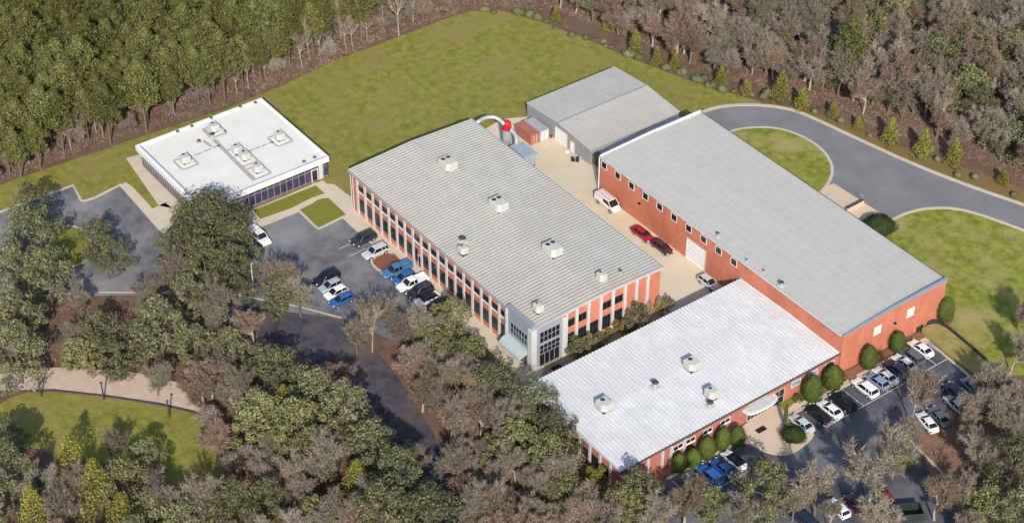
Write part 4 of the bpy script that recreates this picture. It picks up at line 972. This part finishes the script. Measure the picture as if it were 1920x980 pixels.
# ---- upper right woods
LB = {'bare': ('bare grey brown tree in the upper right wood', 'bare trees of the upper right wood'), 'barg': ('bare tree with patches of green ivy in the upper right wood', 'ivy clad trees of the upper right wood'),
      'ever': ('dark evergreen among the bare trees of the upper right wood', 'evergreens of the upper right wood'), 'tall': ('narrow bare tree in the upper right wood', 'narrow trees of the upper right wood'), 'scrub': ('low bushy leafless tree in the upper right wood', 'low scrub trees of the upper right wood'),
      'pine': ('olive pine among the bare trees of the upper right wood', 'pines of the upper right wood')}
woods([(740, 14), (860, -8), (1030, 14), (1160, 74), (1340, 140), (1480, 168), (1580, 200), (1600, 120), (1480, -70), (1480, -190), (720, -190)], 0, 3.9, [('bare', 6), ('scrub', 4.0), ('barg', 1.0), ('tall', .8), ('pine', .25)], LB, (.62, .98))
woods([(1480, -200), (1480, -70), (1590, 205), (1660, 230), (1780, 278), (1960, 338), (2080, 366), (2080, -200)], 0, 4.0, [('bare', 4.5), ('barg', 2.4), ('scrub', 3), ('ever', 1.0), ('lite', .5), ('tall', .5)],
      dict(LB, lite=('light green evergreen among the bare trees at the far right', 'light evergreens of the upper right wood')), (.7, 1.0))
# small conifers beside the loop road
cl = [(1042, 42), (1139, 55), (1190, 104), (1231, 122), (1264, 130), (1351, 164), (1398, 176), (1462, 188), (1502, 204), (1561, 222), (1608, 243), (1668, 268), (1729, 292), (1786, 309), (1880, 345)]
cn_ = ['behind the lawn near its far corner', 'behind the lawn, left of the close pair', 'left one of the three above the metal shed', 'middle one of the three above the metal shed', 'right one of the three above the metal shed',
       'where the lawn edge meets the bare wood', 'above the tip of the warehouse roof', 'at the top of the loop road bend', 'just right of the top of the bend', 'where the loop road starts down', 'opposite the grass island',
       'second past the grass island', 'third past the grass island', 'fourth past the grass island', 'near the right end of the loop road']
for (x, y), t_ in zip(cl, cn_):
    q = at(x, y); plant('cone', q.x, q.y, 'small yellow green conifer ' + t_, 'small conifers along the wood edge', random.uniform(.62, 1.2))
for i in range(46):    # dark shrub row at the lawn edge
    if random.random() < .3: continue
    t_ = i / 45; pts = [(905, 20), (1000, 34), (1100, 72), (1200, 108), (1300, 148), (1380, 178), (1450, 186)]; u = t_ * 6; k = min(5, int(u)); x = pts[k][0] + (pts[k + 1][0] - pts[k][0]) * (u - k); y = pts[k][1] + (pts[k + 1][1] - pts[k][1]) * (u - k)
    q = at(x, y); tt = TUFT[i % 3]; o = empty('hedge_shrub', (q.x + random.uniform(-1.1, 1.1), q.y + random.uniform(-.9, .9), 0), random.random() * 6, label='low dark shrub in the row where the big lawn meets the bare wood', cat='shrub', group='low shrubs along the lawn edge')
    s = random.uniform(.45, 1.15); o.scale = (s * random.uniform(.8, 1.4), s, s * random.uniform(.6, 1.1)); link('crown', tt[0], o); link('stem', tt[1], o)
for i in range(16):
    if random.random() < .35: continue
    x = 1530 + i * 25 + random.uniform(-10, 10); y = 212 + i * 10.6 + random.uniform(-7, 5); q = at(x, y); tt = TUFT[i % 3]
    o = empty('verge_shrub', (q.x, q.y, 0), random.random() * 6, label='low shrub on the verge above the loop road', cat='shrub', group='low shrubs on the loop road verge'); s = random.uniform(.5, 1.0); o.scale = (s, s, s); link('crown', tt[0], o); link('stem', tt[1], o)
q = at(748, 68); plant('tall', q.x, q.y, 'tall thin pale trunk standing at the upper edge of the lawn', None, 1.0, 0, 1.25)

# ---- individually placed trees: (kind, crown centre px, scale, label)
def T(kind, x, y, s, label, group=None, var=None):
    lst = KIND[kind][0]; v = random.randrange(len(lst)) if var is None else var
    zc = {'pine': 11, 'ever': 6, 'big': 6.5, 'lite': 5.5, 'yell': 5, 'bare': 7, 'barg': 7, 'tall': 7, 'scrub': 3.5, 'cone': 2.5}[kind] * s
    q = at(x, y, zc); PLACED.append((q.x, q.y)); return plant(kind, q.x, q.y, label, group, s, v)
T('big', 390, 425, 1.0, 'big rounded grey green tree hiding the corner of the cream roofed building')
T('ever', 335, 478, .75, 'grey green tree at the lower left foot of the big rounded tree')
T('ever', 440, 455, .85, 'dark green tree at the lower right foot of the big rounded tree')
T('ever', 62, 395, .78, 'narrow dark evergreen rising into the lawn at the left', None, 3)
T('ever', 55, 445, 1.0, 'dark evergreen just below the narrow one at the left edge')
T('ever', 182, 452, .75, 'evergreen on the right side of the small grass island')
T('ever', 215, 480, .55, 'small evergreen below the grass island tree')
T('ever', 30, 505, 1.0, 'evergreen at the left edge level with the grass island')
T('ever', 92, 520, .8, 'evergreen under the grass island, beside the left edge trees')
T('barg', 150, 545, .7, 'brownish thin tree on the white kerb line at the left')
T('ever', 30, 590, 1.1, 'broad evergreen at the left edge below the kerb line')
T('lite', 150, 655, .75, 'lighter evergreen above the curved path')
T('ever', 190, 625, .8, 'evergreen below the shaded end of the left car park')
T('ever', 215, 665, .75, 'evergreen right above the middle of the curved path')
T('ever', 350, 560, .7, 'evergreen over the kerb line left of the lamp post')
T('barg', 410, 565, .85, 'ivy clad tree over the kerb line below the lamp post')
T('barg', 270, 540, .75, 'ivy clad tree at the left end of the kerb line belt')
T('ever', 520, 555, .7, 'evergreen over the kerb line right of the lamp post')
T('bare', 470, 610, .7, 'bare tree below the kerb line under the lamp post', None, 0)
T('barg', 400, 600, .6, 'small ivy clad tree in the shade below the kerb line')
T('bare', 665, 630, .7, 'bare tree at the bend between car park and drive', None, 1)
T('bare', 740, 600, .7, 'bare tree in the lower part of the left car park', None, 1)
T('lite', 810, 640, .7, 'light green tree below the row parked by the office')
T('bare', 1560, 960, .6, 'bare tree standing among the lowest row of cars', None, 4)
T('bare', 1490, 940, .6, 'bare tree over the dark car at the lower edge', None, 1)
T('bare', 1760, 930, .7, 'bare tree right of the green skip', None, 0)
T('bare', 1700, 800, .6, 'bare tree between the lone white sedan and the front row', None, 1)
T('bare', 1655, 965, .75, 'bare tree over the lowest car row next to the skip', None, 2)
T('bare', 640, 700, .7, 'bare tree on the upper left edge of the shaded drive', None, 0)
T('bare', 770, 850, .7, 'bare tree on the lower left edge of the shaded drive', None, 1)
T('ever', 30, 665, .95, 'evergreen at the left edge above the curved path')
T('barg', 330, 510, .9, 'thin green and brown tree left of the lamp post')
T('ever', 385, 515, .9, 'dark evergreen directly left of the slim lamp post')
T('ever', 440, 520, .85, 'dark evergreen behind the slim lamp post')
T('barg', 515, 510, .9, 'ivy clad tree right of the slim lamp post')
T('barg', 560, 545, .8, 'ivy clad tree left of the four parked cars')
T('ever', 300, 625, 1.0, 'broad evergreen in the middle of the left tree belt')
T('ever', 365, 640, .85, 'evergreen right of the broad one in the left tree belt')
T('barg', 290, 700, .65, 'thin tree overhanging the curved path')
T('ever', 430, 655, .75, 'small evergreen beside the shaded drive')
T('ever', 520, 700, .9, 'broad evergreen with its crown against the shaded drive')
T('ever', 590, 745, .9, 'second broad evergreen down the edge of the shaded drive')
T('ever', 650, 790, .92, 'third broad evergreen down the edge of the shaded drive')
T('ever', 700, 850, .92, 'fourth broad evergreen down the edge of the shaded drive')
T('ever', 750, 915, .95, 'fifth broad evergreen down the edge of the shaded drive')
T('ever', 800, 975, 1.0, 'lowest broad evergreen on the edge of the shaded drive')
T('lite', 490, 790, .95, 'light green tree right of the clearing lawn')
T('lite', 560, 810, 1.0, 'light green tree second from the clearing lawn')
T('yell', 535, 770, .7, 'yellowish conifer between the light green trees')
T('barg', 610, 860, .9, 'ivy clad tree in the middle of the lower wood')
T('yell', 670, 905, .75, 'yellow green conifer in the lower wood left of the shaded drive')
T('barg', 640, 960, .95, 'ivy clad tree at the lower edge left of the shaded drive')
T('ever', 720, 980, 1.0, 'evergreen cut by the lower edge left of the shaded drive')
T('ever', 505, 950, .7, 'evergreen at the lower edge between two scraps of grass')
T('yell', 135, 865, .85, 'bright yellow green conifer below the clearing lawn', None, 0)
T('yell', 185, 925, 1.0, 'yellow green conifer at the lower left, right of the bright one', None, 0)
T('yell', 65, 960, .95, 'yellow green conifer in the lower left corner', None, 1)
T('yell', 235, 975, .9, 'yellow green conifer cut by the lower edge')
T('ever', 12, 815, .75, 'dark evergreen at the left edge beside the clearing')
T('ever', 15, 900, 1.0, 'dark evergreen at the left edge near the lower corner')
T('barg', 215, 835, .6, 'ivy clad tree biting into the clearing lawn')
T('ever', 275, 870, .62, 'dark evergreen below the clearing lawn')
T('barg', 300, 915, .9, 'ivy clad tree below the clearing, right of the yellow conifers')
T('lite', 290, 955, .8, 'light green tree at the lower edge under the clearing')
T('barg', 385, 935, .85, 'ivy clad tree at the right foot of the clearing lawn')
T('ever', 345, 975, .95, 'evergreen cut by the lower edge under the clearing')
T('ever', 435, 965, .85, 'evergreen at the lower edge right of the clearing')
T('barg', 80, 900, .8, 'ivy clad tree left of the bright yellow green conifer')
T('lite', 845, 605, .75, 'light green tree beside the walk of the office building')
T('barg', 785, 615, .8, 'ivy clad tree below the parked car row')
T('barg', 695, 585, .7, 'thin greenish tree right of the four parked cars')
T('lite', 880, 655, .75, 'light green tree left of the corner entrance')
T('barg', 860, 700, .75, 'ivy clad tree below the corner entrance')
T('ever', 925, 730, .8, 'evergreen between the corner entrance and the white roof')
T('ever', 1000, 760, .8, 'evergreen touching the left edge of the white roof')
T('barg', 955, 780, .85, 'ivy clad tree left of the white roof')
T('ever', 1035, 815, .75, 'evergreen at the nearest left side of the white roof')
T('lite', 965, 830, .95, 'light green tree left of the white roofed wing')
T('lite', 1030, 860, .85, 'light green tree beside the brick side of the white roofed wing')
T('lite', 1055, 925, .8, 'light green tree below the corner of the white roofed wing')
T('barg', 1010, 950, .8, 'ivy clad tree at the lower edge below the white roof')
T('ever', 1195, 915, .85, 'dark evergreen in front of the near corner of the white roofed wing')
T('lite', 1170, 955, .7, 'light green tree at the lower edge below the near corner')
T('bare', 1285, 935, .85, 'bare tree with green tips below the blue cars')
T('lite', 1330, 945, .6, 'small light green tree below the blue cars')
T('barg', 1235, 965, .8, 'ivy clad tree at the lower edge left of the blue cars')
T('lite', 1430, 925, .9, 'light green tree in the middle of the front car park edge')
T('bare', 1400, 960, .7, 'bare tree under the light green tree of the front car park')
T('barg', 1535, 905, .95, 'half leafy tree above the lowest row of cars', None, 0)
T('bare', 1640, 880, 1.15, 'large spreading bare tree in the front car park', None, 2)
T('lite', 1695, 850, .5, 'small green crown at the right side of the large bare tree')
T('tall', 1722, 735, 1.05, 'tall bare tree beside the top end of the front car row', None, 0)
T('bare', 1745, 720, .75, 'bare tree above the lone white sedan')
T('bare', 1870, 710, .85, 'bare tree at the right edge below the grass bank')
T('barg', 1860, 765, .85, 'ivy clad tree at the right edge of the leafy island')
T('bare', 1905, 745, .9, 'bare tree cut by the right edge beside the leafy island')
T('bare', 1840, 850, .75, 'bare tree in the middle of the leafy island')
T('lite', 1850, 935, .8, 'light green tree at the lower right corner')
T('ever', 1905, 890, .9, 'dark evergreen at the right edge near the lower corner')
T('ever', 1912, 965, .8, 'dark evergreen in the lower right corner')
T('bare', 1930, 590, .9, 'bare tree at the right edge above the grass bank')
T('bare', 1905, 650, .8, 'bare tree on the lawn corner right of the grass bank')
# bare wood of the lower middle
BL = {'scrub': ('low scrub tree in the belt between the drive and the white roof', 'scrub of the lower middle belt'), 'bare': ('bare grey brown tree in the belt between the drive and the white roof', 'bare trees of the lower middle belt'), 'barg': ('bare tree with ivy in the belt between the drive and the white roof', 'ivy clad trees of the lower middle belt'),
      'tall': ('narrow bare tree in the belt between the drive and the white roof', 'narrow trees of the lower middle belt')}
woods([(690, 655), (700, 622), (760, 622), (850, 665), (960, 745), (1040, 830), (1070, 930), (1120, 1000), (1240, 1040), (905, 1060), (860, 930), (812, 820), (755, 730)], 0, 3.7, [('bare', 5), ('scrub', 4), ('barg', 1), ('tall', .4)], BL, (.6, .9), .4, 2.0)
BL2 = {'scrub': ('low scrub tree right of the curved path and clearing', 'scrub by the clearing'), 'bare': ('bare tree in the brown scrub right of the curved path', 'bare scrub trees by the clearing'), 'tall': ('narrow bare tree in the scrub right of the curved path', 'narrow scrub trees by the clearing')}
woods([(360, 720), (400, 700), (450, 760), (450, 850), (520, 900), (620, 930), (640, 1010), (560, 1040), (450, 930), (420, 860)], 0, 3.8, [('scrub', 5), ('bare', 3), ('tall', 1)], BL2, (.6, .9), .4, 1.8)
BL3 = {'bare': ('bare brown tree among the evergreens of the left tree belt', 'bare trees of the left belt'), 'barg': ('ivy clad tree among the evergreens of the left tree belt', 'ivy clad trees of the left belt'), 'ever': ('dark evergreen filling the left tree belt', 'evergreens filling the left belt')}
woods([(-60, 600), (60, 610), (180, 655), (400, 665), (480, 700), (560, 770), (450, 740), (330, 700), (180, 700), (60, 690), (-60, 710)], 0, 5.2, [('bare', 1.6), ('barg', 1.6), ('ever', .7)], BL3, (.55, .85), .4, 3.4)
BL4 = {'bare': ('bare tree among the evergreens of the lower left wood', 'bare trees of the lower left wood'), 'barg': ('ivy clad tree among the evergreens of the lower left wood', 'ivy clad trees of the lower left wood'), 'ever': ('dark evergreen filling the lower left wood', 'evergreens filling the lower left wood'),
       'lite': ('lighter green tree filling the lower left wood', 'lighter trees filling the lower left wood')}
woods([(-60, 925), (60, 935), (200, 930), (300, 960), (420, 990), (560, 1040), (560, 1110), (-60, 1110)], 0, 5.2, [('bare', .8), ('barg', 1.6), ('ever', 1.6), ('lite', .8)], BL4, (.65, .9), .4, 3.2)
woods([(430, 740), (520, 780), (640, 860), (700, 960), (760, 1060), (600, 1060), (560, 930), (470, 870)], 0, 5.2, [('bare', 1.6), ('barg', 1.6), ('ever', .8), ('lite', .6)],
      {k: (v[0].replace('lower left wood', 'wood left of the shaded drive'), v[1].replace('lower left wood', 'wood left of the shaded drive')) for k, v in BL4.items()}, (.6, .85), .4, 3.2)
BL5 = {'bare': ('bare tree at the leafy right side of the front car park', 'bare trees at the lower right'), 'barg': ('ivy clad tree at the leafy right side of the front car park', 'ivy clad trees at the lower right')}
woods([(1800, 800), (1960, 770), (2010, 1060), (1760, 1040), (1790, 900)], 0, 6.5, [('bare', 2), ('barg', 1)], BL5, (.5, .75), .4, 3.2)

# ---- shrubs
def shrub(t, x, y, s, label, name='shrub', sz=None, group=None, ground=True, rz=None):
    q = at(x, y); o = empty(name, (q.x, q.y, .05), random.random() * 6, label=label, cat='shrub', group=group); o.scale = (s * random.uniform(.88, 1.12), s * random.uniform(.88, 1.12), (sz or s) * random.uniform(.9, 1.08)); o.rotation_euler.x = random.uniform(-.04, .04); link('crown', t[0], o); link('stem' if len(t) > 1 else 'stem', t[1], o)
for x, y, s, lab in ((1771, 604, 1.0, 'grey green egg shaped shrub at the right corner of the warehouse'), (1681, 661, .95, 'dark egg shaped shrub behind the upper white cars of the front row'),
                     (1627, 692, .95, 'egg shaped shrub at the middle of the warehouse front'), (1560, 730, 1.08, 'large egg shaped shrub at the joint of warehouse and low wing'), (1521, 753, 1.05, 'large egg shaped shrub above the black sedan'),
                     (1381, 836, .9, 'egg shaped shrub just left of the entrance pad'), (1354, 844, .92, 'second egg shaped shrub left of the entrance pad'), (1325, 862, .9, 'third egg shaped shrub left of the entrance pad'),
                     (1299, 878, .82, 'fourth egg shaped shrub left of the entrance pad'), (1273, 886, .85, 'dark egg shaped shrub farthest left on the low wing front')):
    shrub(EGGS[(x + y) % 3], x, y - 3, s, lab, 'oval_shrub', group='egg shaped shrubs along the front')
shrub(DOME, 1646, 436, 1.0, 'big dark green dome shaped bush behind the warehouse beside the loading apron', 'dome_bush')
shrub(DOME, 1487, 822, .62, 'dark low bush on the rounded tip of the entrance pad', 'dome_bush')
q = at(1471, 800); o = empty('columnar_conifer', (q.x, q.y, .05), 0, label='very thin dark column shaped conifer on the entrance pad', cat='conifer'); o.scale = (.22, .22, 1.05); link('crown', EGG[0], o); link('stem', EGG[1], o)
for x, y, s, k, lab in ((1083, 668, 1.5, 0, 'leafy green bush beside the corner entrance'), (1103, 662, 1.5, 0, 'leafy green bush second from the corner entrance'), (1122, 645, 1.0, 0, 'small bush under the east windows of the office'),
                        (1150, 618, .9, 2, 'yellow flowering shrub under the east windows of the office'), (1140, 628, .6, 2, 'tiny yellow shrub beside the larger yellow one'), (1192, 612, 1.7, 0, 'big dark bush near the east end of the office'),
                        (1175, 616, 1.1, 0, 'dark bush between the yellow shrub and the big dark bush'), (1243, 582, .9, 2, 'low yellowish shrub by the office corner'), (1252, 576, .8, 0, 'small dark shrub by the yard corner'),
                        (1110, 908, 1.3, 2, 'bright yellow green bush below the near corner of the white roofed wing'), (1496, 752, .5, 1, 'tiny bush left of the big egg shaped shrubs'), (160, 672, .9, 0, 'small green bush above the curved path')):
    shrub(SHRUB[k], x, y, s, lab, 'bush')
for x, y, lab in ((1214, 585, 'slim brown columnar shrub against the brick end wall'), (1234, 578, 'slim brown columnar shrub at the very corner of the office')):
    q = at(x, y); o = empty('columnar_shrub', (q.x, q.y, .03), 0, label=lab, cat='shrub'); o.scale = (.45, .45, .6); t = make_round(500 + x, 4.6, 1.55, T_brown, .08, 1600); link('crown', t[0], o); link('stem', t[1], o)

# ---- brush on the wood floors, too dense to count
bm_ = MB(); rng = random.Random(5)
def brush(poly_px, n, hmax=1.2):
    poly = P(poly_px); xs = [p[0] for p in poly]; ys = [p[1] for p in poly]; k = 0
    while k < n:
        x, y = rng.uniform(min(xs), max(xs)), rng.uniform(min(ys), max(ys))
        if not inside((x, y), poly): continue
        k += 1
        for _ in range(5):
            d = rvec(rng); d.z = abs(d.z) * .7 + .05; d.normalize(); u = d.orthogonal().normalized() * rng.uniform(.03, .07); l = rng.uniform(.25, hmax * .62); s = Vector((x + rng.uniform(-.4, .4), y + rng.uniform(-.4, .4), 0)); o_ = len(bm_.v)
            bm_.v += [tuple(s + u), tuple(s - u), tuple(s + d * l)]; bm_.f.append((o_, o_ + 1, o_ + 2))
brush([(-60, 370), (0, 340), (200, 268), (480, 180), (740, 66), (860, 25), (860, -60), (560, 60), (200, 190), (-60, 280)], 5000)
brush([(860, 8), (1040, 20), (1200, 80), (1400, 160), (1560, 205), (1700, 262), (1960, 350), (1960, 250), (1500, 60), (1000, -60)], 7000)
brush([(740, 660), (850, 640), (1000, 770), (1100, 950), (1240, 1030), (940, 1040), (860, 840)], 5000, 1.6)
brush([(340, 700), (420, 690), (480, 760), (640, 980), (560, 1030), (440, 900), (410, 800)], 2600, 1.4)
brush([(-60, 560), (330, 580), (560, 660), (640, 760), (400, 700), (220, 680), (-60, 690)], 2600, 1.2)
brush([(1730, 840), (1800, 775), (1960, 800), (1960, 1010), (1830, 1000)], 1500, 1.0)
tag(bm_.build('undergrowth', T_brown), label='tangle of bare brown brush covering the floor of the woods', cat='undergrowth', kind='stuff')
print({n: sum(1 for o in COL.objects if o.type == 'EMPTY' and o.name.split('.')[0] == n) for n in ('pine_tree', 'bare_tree', 'slim_tree', 'scrub_tree', 'evergreen_tree', 'ivy_clad_tree')}); print('trees', sum(COUNT.values())); print({k: v for k, v in COUNT.items() if v > 20})
